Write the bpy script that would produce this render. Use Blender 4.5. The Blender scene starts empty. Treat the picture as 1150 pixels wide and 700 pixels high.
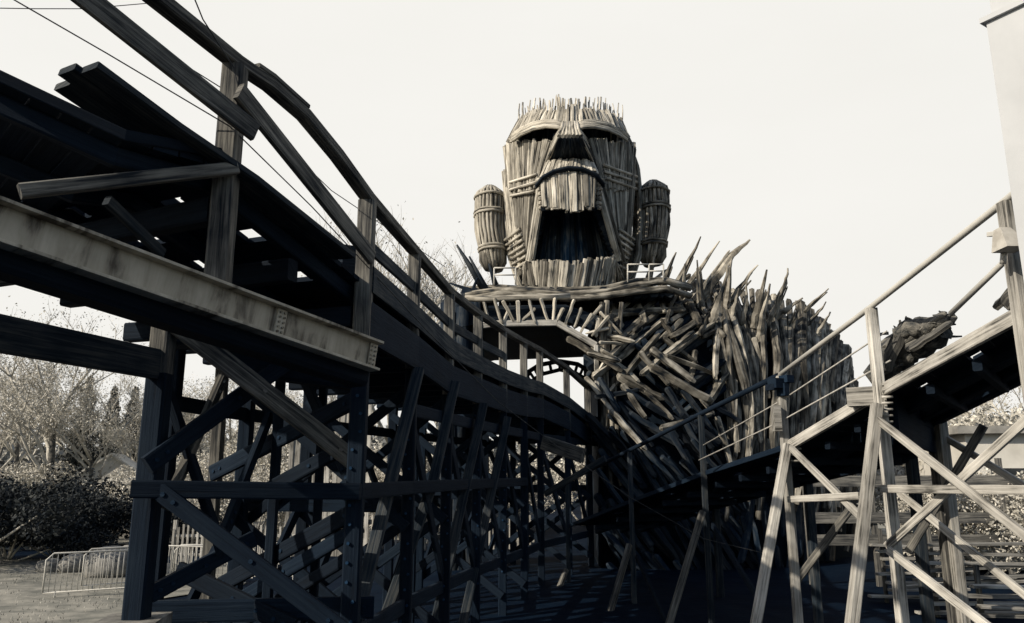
import bpy, math, random
from mathutils import Vector, Matrix

rnd = random.Random(11)
U = rnd.uniform
scene = bpy.context.scene
COL = scene.collection
V = Vector
PI = math.pi

# ------------------------------------------------------------------ camera model
F, CX, CY, PITCH = 850.0, 575.0, 350.0, math.radians(12)
CAM = V((0, 0, 3.0))
cp, sp = math.cos(PITCH), math.sin(PITCH)
FW, UP, RT = V((0, cp, sp)), V((0, -sp, cp)), V((1, 0, 0))


def at(px, py, Y):
    """world point seen at photo pixel (px, py) on the vertical plane y = Y"""
    d = FW + RT * ((px - CX) / F) + UP * ((CY - py) / F)
    return CAM + d * (Y / d.y)


cd = bpy.data.cameras.new('camera')
cam = bpy.data.objects.new('camera', cd)
COL.objects.link(cam)
cam.location = CAM
cam.rotation_euler = (PI / 2 + PITCH, 0, 0)
cd.sensor_width = 36
cd.lens = 36 * F / 1150
cd.clip_start = 0.05
cd.clip_end = 3000
scene.camera = cam

# ------------------------------------------------------------------ world + sun
SUN_EL, SUN_DIR = math.radians(30), V((-0.85, -0.53, 0)).normalized()   # direction TO the sun
w = bpy.data.worlds.new('World')
scene.world = w
w.use_nodes = True
nt = w.node_tree
nt.nodes.clear()
out = nt.nodes.new('ShaderNodeOutputWorld')
sky = nt.nodes.new('ShaderNodeTexSky')
sky.sky_type = 'NISHITA'
sky.sun_disc = False
sky.sun_elevation = SUN_EL
sky.sun_rotation = math.atan2(SUN_DIR.x, SUN_DIR.y)
b1 = nt.nodes.new('ShaderNodeBackground'); b1.inputs[1].default_value = 0.10
b2 = nt.nodes.new('ShaderNodeBackground')
tc = nt.nodes.new('ShaderNodeTexCoord')
sx = nt.nodes.new('ShaderNodeSeparateXYZ')
mr = nt.nodes.new('ShaderNodeMapRange')
mr.inputs[1].default_value = 0.12; mr.inputs[2].default_value = 0.70
mr.interpolation_type = 'SMOOTHSTEP'
nz = nt.nodes.new('ShaderNodeTexNoise'); nz.inputs['Scale'].default_value = 2.2; nz.inputs['Detail'].default_value = 6
rp = nt.nodes.new('ShaderNodeValToRGB')
rp.color_ramp.elements[0].color = (0.895, 0.880, 0.835, 1); rp.color_ramp.elements[0].position = 0.3
rp.color_ramp.elements[1].color = (0.925, 0.910, 0.868, 1); rp.color_ramp.elements[1].position = 0.62
mp = nt.nodes.new('ShaderNodeMapping'); mp.inputs['Scale'].default_value = (1, 1, 3)
mx = nt.nodes.new('ShaderNodeMixShader')
L = nt.links.new
L(tc.outputs['Generated'], sx.inputs[0]); qa = nt.nodes.new('ShaderNodeMath'); qa.operation = 'MULTIPLY_ADD'; qa.inputs[1].default_value = -0.8  # unseen sky behind and overhead is made bluer to tint the shade
L(sx.outputs[1], qa.inputs[0]); L(sx.outputs[2], qa.inputs[2]); L(qa.outputs[0], mr.inputs[0])
L(tc.outputs['Generated'], mp.inputs[0]); L(mp.outputs[0], nz.inputs['Vector'])
L(nz.outputs['Fac'], rp.inputs[0]); L(rp.outputs[0], b2.inputs[0])
L(sky.outputs[0], b1.inputs[0])
L(mr.outputs[0], mx.inputs[0]); L(b2.outputs[0], mx.inputs[1]); L(b1.outputs[0], mx.inputs[2])
L(mx.outputs[0], out.inputs[0])

sd = bpy.data.lights.new('sun', 'SUN')
sd.energy = 5.0; sd.angle = math.radians(0.5); sd.color = (1.0, 0.90, 0.76)
sun = bpy.data.objects.new('sun', sd)
COL.objects.link(sun)
sv = V((SUN_DIR.x * math.cos(SUN_EL), SUN_DIR.y * math.cos(SUN_EL), math.sin(SUN_EL)))
sun.rotation_euler = sv.to_track_quat('Z', 'Y').to_euler()
sun.location = sv * 60

scene.view_settings.view_transform = 'Standard'
scene.view_settings.look = 'None'
scene.view_settings.exposure = 0
scene.view_settings.gamma = 1
scene.cycles.max_bounces = 5
scene.cycles.diffuse_bounces = 3

# ------------------------------------------------------------------ materials
def new_mat(name, rough=0.85, spec=0.25):
    m = bpy.data.materials.new(name); m.use_nodes = True
    n = m.node_tree.nodes; b = n['Principled BSDF']
    b.inputs['Roughness'].default_value = rough
    b.inputs['Specular IOR Level'].default_value = spec
    return m, m.node_tree, b


def wood(name, dark, mid, light, grain=(1.2, 26.0), blotch=0.5, bump=0.5, rough=0.88, tone=1.0, spec=0.2):
    """weathered timber: grain runs along the UV u axis, per-piece tone from the 'tone' attribute"""
    m, t, b = new_mat(name, rough, spec)
    n, l = t.nodes.new, t.links.new
    uv = n('ShaderNodeUVMap')
    ma = n('ShaderNodeMapping'); ma.inputs['Scale'].default_value = (grain[0], grain[1], 1)
    l(uv.outputs[0], ma.inputs[0])
    a = n('ShaderNodeTexNoise'); a.inputs['Scale'].default_value = 1; a.inputs['Detail'].default_value = 8
    a.inputs['Roughness'].default_value = 0.65; a.inputs['Distortion'].default_value = 0.6
    l(ma.outputs[0], a.inputs['Vector'])
    c = n('ShaderNodeTexNoise'); c.inputs['Scale'].default_value = 1.6; c.inputs['Detail'].default_value = 5
    l(uv.outputs[0], c.inputs['Vector'])
    r = n('ShaderNodeValToRGB')
    e = r.color_ramp.elements
    e[0].position = 0.33; e[0].color = (*dark, 1)
    e[1].position = 0.72; e[1].color = (*light, 1)
    k = e.new(0.47); k.color = (*mid, 1)
    mix = n('ShaderNodeMath'); mix.operation = 'MULTIPLY_ADD'
    l(c.outputs['Fac'], mix.inputs[0]); mix.inputs[1].default_value = blotch
    off = n('ShaderNodeMath'); off.operation = 'SUBTRACT'; l(a.outputs['Fac'], off.inputs[0]); off.inputs[1].default_value = blotch * 0.5
    l(off.outputs[0], mix.inputs[2])
    l(mix.outputs[0], r.inputs[0])
    at_ = n('ShaderNodeAttribute'); at_.attribute_name = 'tone'
    mm = n('ShaderNodeMix'); mm.data_type = 'RGBA'; mm.blend_type = 'MULTIPLY'; mm.inputs[0].default_value = tone
    l(r.outputs[0], mm.inputs[6])
    cc = n('ShaderNodeCombineXYZ')
    for i in range(3):
        l(at_.outputs['Fac'], cc.inputs[i])
    l(cc.outputs[0], mm.inputs[7])
    l(mm.outputs[2], b.inputs['Base Color'])
    bp = n('ShaderNodeBump'); bp.inputs['Strength'].default_value = bump; bp.inputs['Distance'].default_value = 0.02
    l(a.outputs['Fac'], bp.inputs['Height']); l(bp.outputs[0], b.inputs['Normal'])
    return m


def noisy(name, c0, c1, scale=3, rough=0.9, bump=0.3, dist=0.03, c2=None, spec=0.2, detail=8):
    m, t, b = new_mat(name, rough, spec)
    n, l = t.nodes.new, t.links.new
    g = n('ShaderNodeNewGeometry')
    a = n('ShaderNodeTexNoise'); a.inputs['Scale'].default_value = scale; a.inputs['Detail'].default_value = detail
    a.inputs['Roughness'].default_value = 0.62
    l(g.outputs['Position'], a.inputs['Vector'])
    r = n('ShaderNodeValToRGB'); e = r.color_ramp.elements
    e[0].position = 0.36; e[0].color = (*c0, 1); e[1].position = 0.66; e[1].color = (*c1, 1)
    if c2:
        k = e.new(0.82); k.color = (*c2, 1)
    l(a.outputs['Fac'], r.inputs[0]); l(r.outputs[0], b.inputs['Base Color'])
    bp = n('ShaderNodeBump'); bp.inputs['Strength'].default_value = bump; bp.inputs['Distance'].default_value = dist
    l(a.outputs['Fac'], bp.inputs['Height']); l(bp.outputs[0], b.inputs['Normal'])
    return m


def toned(name, c0, c1, rough=0.8, spec=0.2):
    """foliage: colour from the per-leaf tone attribute"""
    m, t, b = new_mat(name, rough, spec)
    n, l = t.nodes.new, t.links.new
    a = n('ShaderNodeAttribute'); a.attribute_name = 'tone'
    r = n('ShaderNodeValToRGB'); e = r.color_ramp.elements
    e[0].position = 0.5; e[0].color = (*c0, 1); e[1].position = 1.3; e[1].color = (*c1, 1)
    e[0].position = 0.3; e[1].position = 1.0
    l(a.outputs['Fac'], r.inputs[0]); l(r.outputs[0], b.inputs['Base Color'])
    return m


M = {}
M['shadewood'] = wood('shade_painted_timber', (0.0008, 0.005, 0.012), (0.0017, 0.0080, 0.0185), (0.0072, 0.0155, 0.027), bump=0.6)  # navy shade is put into this timber's base colour
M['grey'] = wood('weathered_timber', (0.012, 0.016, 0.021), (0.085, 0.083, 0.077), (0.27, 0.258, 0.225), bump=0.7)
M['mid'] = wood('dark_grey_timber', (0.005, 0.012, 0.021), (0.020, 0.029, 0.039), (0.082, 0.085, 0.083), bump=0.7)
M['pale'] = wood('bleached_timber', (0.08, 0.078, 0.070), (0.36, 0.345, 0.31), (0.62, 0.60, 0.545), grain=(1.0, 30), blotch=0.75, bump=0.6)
M['log'] = wood('driftwood', (0.005, 0.010, 0.016), (0.13, 0.119, 0.097), (0.52, 0.485, 0.41), grain=(0.9, 9), blotch=0.8, bump=0.9)
M['logshade'] = wood('shade_painted_driftwood', (0.001, 0.006, 0.014), (0.0075, 0.016, 0.028), (0.060, 0.065, 0.066), grain=(0.9, 9), bump=0.9)  # shade of recesses, undersides and lower chest is put into this colour
M['stick'] = wood('wicker_stick', (0.008, 0.013, 0.019), (0.33, 0.305, 0.252), (0.66, 0.62, 0.535), grain=(0.45, 14), blotch=0.55, bump=0.8)
M['core'] = noisy('dark_inner_core', (0.001, 0.006, 0.014), (0.005, 0.013, 0.024), 2)  # shade in the gaps is put into the core's dark colour
M['steel'] = wood('weathered_steel', (0.09, 0.072, 0.05), (0.42, 0.365, 0.275), (0.62, 0.55, 0.43), grain=(5, 0.7), blotch=0.75, bump=0.12, rough=0.6, tone=0.3, spec=0.4)
M['bolt'] = noisy('dark_bolt', (0.01, 0.013, 0.018), (0.04, 0.045, 0.05), 20, rough=0.5, spec=0.4)
M['pipe'] = noisy('galvanised_pipe', (0.42, 0.41, 0.37), (0.54, 0.525, 0.48), 2, rough=0.5, bump=0.0, spec=0.4)
M['white'] = noisy('white_paint', (0.42, 0.435, 0.445), (0.48, 0.495, 0.505), 1.5, rough=0.5, bump=0.08)
M['lamp'] = noisy('lamp_paint', (0.34, 0.32, 0.28), (0.50, 0.48, 0.43), 8, rough=0.5, bump=0.1)
M['cable'] = noisy('cable_rubber', (0.03, 0.034, 0.038), (0.09, 0.09, 0.088), 12, rough=0.6)
M['wire'] = noisy('steel_wire', (0.30, 0.29, 0.26), (0.5, 0.48, 0.44), 12, rough=0.5, spec=0.4)
M['concrete'] = noisy('concrete', (0.10, 0.10, 0.095), (0.30, 0.29, 0.265), 4, bump=0.5)
M['soil'] = noisy('shade_dark_soil', (0.0008, 0.005, 0.0145), (0.0032, 0.0105, 0.023), 0.9, bump=0.8, dist=0.08, c2=(0.03, 0.032, 0.032), spec=0.05)  # shade lying on the ground is put into the soil colour
M['lawn'] = noisy('winter_lawn', (0.14, 0.142, 0.125), (0.34, 0.325, 0.28), 1.3, bump=0.8, dist=0.05, c2=(0.38, 0.36, 0.31))
M['path'] = noisy('gravel_path', (0.24, 0.23, 0.20), (0.46, 0.44, 0.39), 9, bump=0.5)
M['bark'] = noisy('bark', (0.03, 0.035, 0.038), (0.16, 0.15, 0.13), 6, bump=1.0, dist=0.08)
M['darkbark'] = noisy('black_bark', (0.03, 0.034, 0.036), (0.20, 0.19, 0.165), 9, bump=1.0, dist=0.06, c2=(0.2, 0.18, 0.15))
M['twig'] = noisy('twig_bark', (0.26, 0.25, 0.22), (0.60, 0.57, 0.50), 3, bump=0.4)  # twig colour paled to stand for sunlight on the branches
M['leaf'] = toned('dry_leaves', (0.36, 0.345, 0.30), (0.76, 0.72, 0.63))  # dry leaf tones, paled further to stand for sunlight and fading
M['leafdark'] = toned('evergreen_leaves', (0.012, 0.018, 0.02), (0.115, 0.115, 0.10))
M['hedge'] = toned('hedge_leaves', (0.006, 0.011, 0.016), (0.07, 0.074, 0.07))
M['woods'] = toned('wood_edge_leaves', (0.18, 0.18, 0.165), (0.52, 0.50, 0.44))
M['render'] = noisy('pale_render', (0.50, 0.48, 0.43), (0.66, 0.64, 0.58), 0.8, bump=0.2)
M['roof'] = noisy('felt_roof', (0.20, 0.195, 0.18), (0.34, 0.33, 0.30), 2, bump=0.3)
M['glass'] = noisy('window_glass', (0.01, 0.014, 0.02), (0.03, 0.035, 0.04), 3, rough=0.08, bump=0.0, spec=0.6)

# ------------------------------------------------------------------ mesh builder
RECT = [(-1, -.8), (-.8, -1), (.8, -1), (1, -.8), (1, .8), (.8, 1), (-.8, 1), (-1, .8)]


def ring(n):
    return [(math.cos(2 * PI * i / n), math.sin(2 * PI * i / n)) for i in range(n)]


class MB:
    def __init__(s):
        s.v, s.f, s.uv, s.t, s.sm = [], [], [], [], []

    def face(s, pts, tone=1.0, uv=None):
        k = len(s.v)
        s.v += [V(p) for p in pts]
        s.f.append(tuple(range(k, k + len(pts))))
        s.uv.append(uv or [(p[0] * .5 + p[1], p[2]) for p in pts])
        s.t.append(tone); s.sm.append(False)

    def sweep(s, path, prof, scales, tone=None, roll=0.0, smooth=False, jit=0.0, cap=True):
        path = [V(p) for p in path]
        n = len(prof)
        tone = U(0.7, 1.2) if tone is None else tone
        ou, ov = U(0, 90), U(0, 90)
        k0 = len(s.v)
        ln, lens = 0.0, []
        cr, sr = math.cos(roll), math.sin(roll)
        side_prev = None
        for i, p in enumerate(path):
            t = (path[min(i + 1, len(path) - 1)] - path[max(i - 1, 0)]).normalized()
            if i:
                ln += (p - path[i - 1]).length
            lens.append(ln)
            if side_prev is None:
                ref = V((0, 0, 1)) if abs(t.z) < 0.85 else V((0, 1, 0))
                side = t.cross(ref).normalized()
            else:
                side = (side_prev - t * side_prev.dot(t)).normalized()
            side_prev = side
            up = side.cross(t).normalized()
            a, b = scales[i] if isinstance(scales, list) else scales
            for (x, y) in prof:
                q = 1 + (U(-jit, jit) if jit else 0)
                xx, yy = x * a * q, y * b * q
                s.v.append(p + side * (xx * cr - yy * sr) + up * (xx * sr + yy * cr))
        a0, b0 = scales[0] if isinstance(scales, list) else scales
        per = [0.0]
        for j in range(n):
            x0, y0 = prof[j]; x1, y1 = prof[(j + 1) % n]
            per.append(per[-1] + math.hypot((x1 - x0) * a0, (y1 - y0) * b0))
        for i in range(len(path) - 1):
            for j in range(n):
                j2 = (j + 1) % n
                s.f.append((k0 + i * n + j, k0 + (i + 1) * n + j, k0 + (i + 1) * n + j2, k0 + i * n + j2))
                s.uv.append([(ou + lens[i], ov + per[j]), (ou + lens[i + 1], ov + per[j]),
                             (ou + lens[i + 1], ov + per[j + 1]), (ou + lens[i], ov + per[j + 1])])
                s.t.append(tone); s.sm.append(smooth)
        if cap:
            for base, rev in ((k0, False), (k0 + (len(path) - 1) * n, True)):
                idx = [base + j for j in range(n)]
                if not rev:
                    pass
                else:
                    idx = idx[::-1]
                s.f.append(tuple(idx))
                s.uv.append([(ou + s.v[q].x, ov + s.v[q].z + s.v[q].y) for q in idx])
                s.t.append(tone * 0.9); s.sm.append(False)

    def beam(s, a, b, w, h, tone=None, roll=0.0):
        """rectangular timber a->b; w across, h deep"""
        s.sweep([a, b], RECT, (w / 2, h / 2), tone, roll)

    def polybeam(s, path, w, h, tone=None, roll=0.0):
        s.sweep(path, RECT, (w / 2, h / 2), tone, roll)

    def tube(s, path, r, n=7, tone=None, jit=0.0, r1=None):
        m = len(path)
        r1 = r if r1 is None else r1
        sc = [((r + (r1 - r) * i / (m - 1)),) * 2 for i in range(m)]
        s.sweep(path, ring(n), sc, tone, U(0, 6), True, jit)

    def split(s, a, b, r, r1=None, bend=0.02, tone=None, segs=5):
        """rough split stave: flat uneven faces, ragged ends"""
        a, b = V(a), V(b)
        d = b - a
        o = V((U(-1, 1), U(-1, 1), U(-1, 1))) * d.length * bend
        r1 = r if r1 is None else r1
        prof = [(math.cos(t + U(-.3, .3)) * U(.75, 1.15), math.sin(t + U(-.3, .3)) * U(.6, 1.0)) for t in (0, 1.26, 2.5, 3.77, 5.0)]
        P = [a + d * (i / segs) + o * math.sin(PI * i / segs) + V((U(-1, 1), U(-1, 1), U(-1, 1))) * r * .12 for i in range(segs + 1)]
        P = [P[0] - d.normalized() * r * .5] + P + [P[-1] + d.normalized() * r * U(.4, 1.2)]
        sc = [(r * .55, r * .5)] + [(lerp(r, r1, i / segs),) * 2 for i in range(segs + 1)] + [(r1 * .5, r1 * .35)]
        s.sweep(P, prof, sc, tone, U(0, 6), False, .07)

    def log(s, a, b, r, r1=None, bend=0.04, n=7, tone=None, segs=4, jit=0.12):
        a, b = V(a), V(b)
        d = (b - a); ln = d.length
        o = V((U(-1, 1), U(-1, 1), U(-1, 1))) * ln * bend
        path = []
        for i in range(segs + 1):
            t = i / segs
            path.append(a + d * t + o * math.sin(PI * t) + V((U(-1, 1), U(-1, 1), U(-1, 1))) * r * 0.25)
        s.tube(path, r, n, tone, jit, r1)

    def box(s, c, sz, rz=0.0, tone=1.0):
        c = V(c)
        R = Matrix.Rotation(rz, 3, 'Z')
        ax = R @ V((1, 0, 0))
        s.sweep([c - ax * sz[0] / 2, c + ax * sz[0] / 2], [(-1, -1), (1, -1), (1, 1), (-1, 1)], (sz[1] / 2, sz[2] / 2), tone)

    def leaf(s, p, sz, tone):
        a = V((U(-1, 1), U(-1, 1), U(-1, 1))).normalized()
        b = a.cross(V((U(-1, 1), U(-1, 1), U(-1, 1)))).normalized()
        p = V(p)
        k = len(s.v)
        s.v += [p - a * sz, p + b * sz * .5, p + a * sz, p - b * sz * .5]
        s.f.append((k, k + 1, k + 2, k + 3)); s.uv.append([(0, 0), (1, 0), (1, 1), (0, 1)])
        s.t.append(tone); s.sm.append(False)

    def build(s, name, mat, parent=None, label=None):
        me = bpy.data.meshes.new(name)
        off = ppos(parent) if parent else V((0, 0, 0))
        me.from_pydata([tuple(p - off) for p in s.v], [], s.f)
        uvl = me.uv_layers.new(name='UVMap')
        flat = [c for fuv in s.uv for q in fuv for c in q]
        uvl.data.foreach_set('uv', flat)
        at_ = me.attributes.new('tone', 'FLOAT', 'FACE')
        at_.data.foreach_set('value', s.t)
        me.polygons.foreach_set('use_smooth', s.sm)
        me.materials.append(mat)
        me.update()
        o = bpy.data.objects.new(name, me)
        COL.objects.link(o)
        if parent:
            o.parent = parent
        if label:
            o['label'] = label
        return o


def ppos(o):
    p = V(o.location)
    while o.parent:
        o = o.parent
        p += V(o.location)
    return p


def tag(o, label=None, cat=None, group=None, kind=None):
    if label: o['label'] = label
    if cat: o['category'] = cat
    if group: o['group'] = group
    if kind: o['kind'] = kind
    return o


def thing(name, loc, label, cat, group=None):
    o = bpy.data.objects.new(name, None)
    o.empty_display_size = 0.3
    COL.objects.link(o)
    o.location = loc
    return tag(o, label, cat, group)


def part(name, mat, parent, fn, label=None):
    m = MB(); fn(m)
    return m.build(name, mat, parent, label)


def copy_tree(o, parent=None):
    c = o.copy(); COL.objects.link(c); c.parent = parent
    for ch in list(o.children):
        copy_tree(ch, c)
    return c


def lerp(a, b, t):
    return a + (b - a) * t


def poly(pts, t):
    """point at fraction t (0..1) of a polyline given as tuples, by x-index spacing"""
    k = t * (len(pts) - 1)
    i = min(int(k), len(pts) - 2)
    f = k - i
    return tuple(lerp(a, b, f) for a, b in zip(pts[i], pts[i + 1]))

# ------------------------------------------------------------------ ground
def hgt(x, y):
    h = 0.12 * math.sin(x * .31 + 1) * math.cos(y * .27)
    if y > 45:
        h += min(14, (y - 45) * 0.05)
    return h


m = MB()
xs = [-400, -250, -150, -100, -70] + [-50 + 2.5 * i for i in range(41)] + [70, 100, 150, 250, 400]
ys = [-200, -100, -50, -20, -10] + [-5 + 2.5 * i for i in range(37)] + [100, 130, 180, 260, 400, 700]
k = {}
for j, y in enumerate(ys):
    for i, x in enumerate(xs):
        k[i, j] = len(m.v); m.v.append(V((x, y, hgt(x, y))))
for j in range(len(ys) - 1):
    for i in range(len(xs) - 1):
        q = (k[i, j], k[i + 1, j], k[i + 1, j + 1], k[i, j + 1])
        m.f.append(q); m.uv.append([(0, 0)] * 4); m.t.append(1); m.sm.append(True)
g = m.build('ground', M['soil']); g['kind'] = 'structure'


def sheet(name, mat, x0, x1, y0, y1, dz, step=1.2, wav=0.4):
    m = MB(); nx = int((x1 - x0) / step); ny = int((y1 - y0) / step); kk = {}
    for j in range(ny + 1):
        for i in range(nx + 1):
            x = x0 + (x1 - x0) * i / nx; y = y0 + (y1 - y0) * j / ny
            if i in (0, nx): x += U(-wav, wav)
            if j in (0, ny): y += U(-wav, wav)
            kk[i, j] = len(m.v); m.v.append(V((x, y, hgt(x, y) + dz)))
    for j in range(ny):
        for i in range(nx):
            m.f.append((kk[i, j], kk[i + 1, j], kk[i + 1, j + 1], kk[i, j + 1])); m.uv.append([(0, 0)] * 4); m.t.append(1); m.sm.append(True)
    o = m.build(name, mat); o['kind'] = 'structure'
    return o


sheet('lawn', M['lawn'], -34, -8.5, 12, 27, 0.04)
sheet('path', M['path'], -34, -12.2, 16.5, 18.0, 0.06)
sheet('lawn', M['lawn'], -60, -4, 34, 60, 0.05)
sheet('lawn', M['lawn'], 8, 50, 34, 60, 0.05)

# ------------------------------------------------------------------ left coaster track
LP = [(265, 70, 7.0), (413, 222, 9.3), (466, 283, 11.7), (505, 328, 13.6), (537, 352, 15.5), (565, 371, 17.3),
      (588, 384, 19.1), (606, 393, 21.0), (636, 413, 23.0), (660, 435, 25.0)]
Lr = [at(*p) for p in LP]
L0 = at(120, -46, 5.6)
Lm1 = at(-40, -190, 4.6)
Lc = at(338, 121, 8.0)
rail_path = [Lm1, L0] + Lr + [Lr[-1] + V((1.1, 2.4, -.05)), Lr[-1] + V((2.4, 5, -.1))]
trk = thing('timber_coaster_track', (Lr[0].x, Lr[0].y, 0), 'dark timber coaster track with plank deck, handrail and braced trestle running up to the arch', 'coaster track')


def left_of(i, path):
    a = path[max(i - 1, 0)]; b = path[min(i + 1, len(path) - 1)]
    t = V((b.x - a.x, b.y - a.y, 0)).normalized()
    return V((-t.y, t.x, 0))


# handrails
Lc1, Lc2 = at(302, 95, 7.45), at(378, 174, 8.55)
hr_path = rail_path[:3] + [Lc1, at(341, 129, 7.97), Lc2] + rail_path[3:]
part('handrail', M['grey'], trk, lambda m: m.polybeam(hr_path, .17, .13))
part('handrail', M['grey'], trk, lambda m: m.polybeam([Lr[0].lerp(Lc1, .5) + V((.01, 0, .085)), Lc1 + V((.01, 0, .088)), at(341, 129, 7.97) + V((.01, 0, .085))], .15, .05), 'short splice plank on the handrail')
part('midrail', M['grey'], trk, lambda m: m.beam(at(-20, -95, 4.9), at(287, 149, 6.86), .06, .2))
part('midrail', M['grey'], trk, lambda m: m.beam(at(268, 102, 6.85), at(418, 290, 9.2), .07, .2))
for i in range(1, len(Lr) - 1):
    a, b = Lr[i], Lr[i + 1]
    dz = V((0, 0, -.62))
    if i < 5:
        part('midrail', M['mid'], trk, lambda m: m.beam(a + dz, b + dz * .95, .06, .17))
# posts
for i, p in enumerate(Lr):
    ps = .21 if i < 2 else .19
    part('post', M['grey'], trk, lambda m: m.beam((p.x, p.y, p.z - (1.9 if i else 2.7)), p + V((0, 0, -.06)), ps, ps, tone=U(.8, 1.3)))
    def lower(m):
        m.beam((p.x, p.y, hgt(p.x, p.y) - .2), (p.x, p.y, p.z - 1.9), ps - .01, ps - .01)
        for q in range(16 if i < 6 else 0):
            c = V((p.x + U(-.05, .05), p.y - ps / 2 + .02, .9 + q * .215))
            m.tube([c, c + V((0, -.045, 0))], .02, 6, 4.5)
    if i: part('post', M['shadewood'], trk, lower, 'lower length of the handrail post, painted dark for the shade')  # same post carried down; shade below the deck is put into its colour
# deck right edge and left edge
DK = V((0, 0, -1.12))
dr = [at(-260, -40, 5.2), at(0, 84, 5.65), at(140, 150, 6.05)] + [p + DK for p in rail_path[2:]]
dw = [4.2, 4.0, 3.7] + [3.5] * 3 + [3.1] * 20
dl = []
for i, p in enumerate(dr):
    n_ = left_of(max(i, 2), dr)
    dl.append(p + n_ * dw[i] + V((0, 0, -.05)))


def deck_planks(m, holes=True):
    for i in range(len(dr) - 1):
        ln = (dr[i + 1] - dr[i]).length
        n_ = max(2, int(ln / .235))
        for q in range(n_):
            t0 = (q + .04) / n_; t1 = (q + .965) / n_
            r0, r1 = dr[i].lerp(dr[i + 1], t0), dr[i].lerp(dr[i + 1], t1)
            l0, l1 = dl[i].lerp(dl[i + 1], t0), dl[i].lerp(dl[i + 1], t1)
            segs = [(0, 1)]
            hole = None
            if holes and 2 <= i <= 5 and rnd.random() < .5:
                c_ = U(.1, .9); hole = (c_, c_ + U(.06, .17))
            if rnd.random() < (.75 if i < 6 else .2):
                c = U(.15, .85); segs = [(0, c), (c + U(.07, .17), 1)]
            if hole: segs = [(0, hole[0]), (hole[1], 1)]
            z0 = U(-.012, .012)
            tn = U(.6, 1.2)
            for s0, s1 in segs:
                A = [r0.lerp(l0, s0), r0.lerp(l0, s1), r1.lerp(l1, s1), r1.lerp(l1, s0)]
                A = [p + V((0, 0, z0)) for p in A]
                Bq = [p + V((0, 0, -.06)) for p in A]
                uo = U(0, 50)
                m.face(A, tn, [(uo, 0), (uo + 2, 0), (uo + 2, .2), (uo, .2)]); m.face(Bq[::-1], tn, [(uo, 0.2), (uo + 2, 0.2), (uo + 2, 0), (uo, 0)])
                for e in range(4):
                    m.face([A[e], Bq[e], Bq[(e + 1) % 4], A[(e + 1) % 4]], tn)


part('deck', M['shadewood'], trk, deck_planks)
for s_ in (.06, .38, .66, .96):
    path = [r.lerp(l, s_) + V((0, 0, -.15)) for r, l in zip(dr, dl)]
    part('stringer', M['shadewood'], trk, lambda m: m.polybeam(path, .14, .17))
# running rails laid on the deck
for s_ in (.40, .74):
    path = [r.lerp(l, s_) + V((0, 0, .12)) for r, l in zip(dr, dl)]
    part('running_rail', M['shadewood'], trk, lambda m: m.polybeam(path, .2, .22))
for i in range(3, len(dr) - 2):
    for o_ in (0, .5):
        r, l = dr[i].lerp(dr[i + 1], o_), dl[i].lerp(dl[i + 1], o_)
        part('joist', M['shadewood'], trk, lambda m: m.beam(r - (r - l).normalized() * .12 + V((0, 0, -.45)), l + V((0, 0, -.45)), .18, .25))
# broken walkway plank at the near edge and fascia along the right of the deck
wp = [at(84, 82, 5.75), at(180, 150, 6.5), at(265, 206, 7.2), at(375, 290, 8.75)]


def walkway(m):
    for q, off in enumerate((-.19, .03, .25)):
        pts = []
        for i, p in enumerate(wp):
            pts.append(p + left_of(i, wp) * off + V((0, 0, .006 * (q == 1))))
        pts[0] = pts[0] + (pts[1] - pts[0]).normalized() * (.0, -.05, .06)[q]
        m.polybeam(pts, .223, .07)


part('walkway', M['mid'], trk, walkway, 'splintered walkway planks with a broken near end')
fas = [p + V((0, 0, .02 if i > 2 else -.12)) - left_of(max(i, 2), dr) * .10 for i, p in enumerate(dr)]
part('fascia', M['mid'], trk, lambda m: m.polybeam(fas[4:], .06, .34))
part('fascia', M['shadewood'], trk, lambda m: m.polybeam([p + left_of(2, dr) * .10 + V((0, 0, .10)) for p in fas[:4]], .05, .10))
fas2 = [p + V((0, 0, -.52)) - left_of(max(i, 2), dr) * .07 for i, p in enumerate(dr)][4:]
part('fascia', M['shadewood'], trk, lambda m: m.polybeam(fas2, .08, .52), 'deep dark side board under the deck')
# box on the deck beside the second post
part('junction_box', M['shadewood'], trk, lambda m: m.box(at(396, 305, 9.6), (.42, .5, .55), .5))

# steel girder
ga, gb = at(-90, 219, 4.75), at(421, 401, 7.9)
ga = ga + (ga - gb) * .3
gd = (gb - ga).normalized()
gn = V((gd.y, -gd.x, 0)).normalized()
gu = gd.cross(gn).normalized()
if gu.z < 0: gu = -gu


def girder(m):
    m.beam(ga, gb, .03, .26)
    for s_ in (-1, 1):
        m.beam(ga + gu * s_ * .145, gb + gu * s_ * .145, .22, .03)


gir = part('steel_girder', M['steel'], trk, girder)
part('shade_beam', M['shadewood'], trk, lambda m: m.beam(ga - gn * .20 - gu * .10, gb - gn * .20 - gu * .10, .3, .42))  # added beam, its dark colour stands for the shaded girder underside
for t_ in (.77, .988):
    def plate(m):
        c = ga.lerp(gb, t_) + gn * .026
        m.beam(c - gd * .05, c + gd * .05, .022, .25, tone=.8)
        for q in range(5):
            for e in (-.024, .024):
                c2 = c + gn * .01 + gu * (-.095 + q * .047) + gd * e
                m.tube([c2, c2 + gn * .018], .012, 6, .15)
    part('splice_plate', M['steel'], gir, plate)

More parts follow.
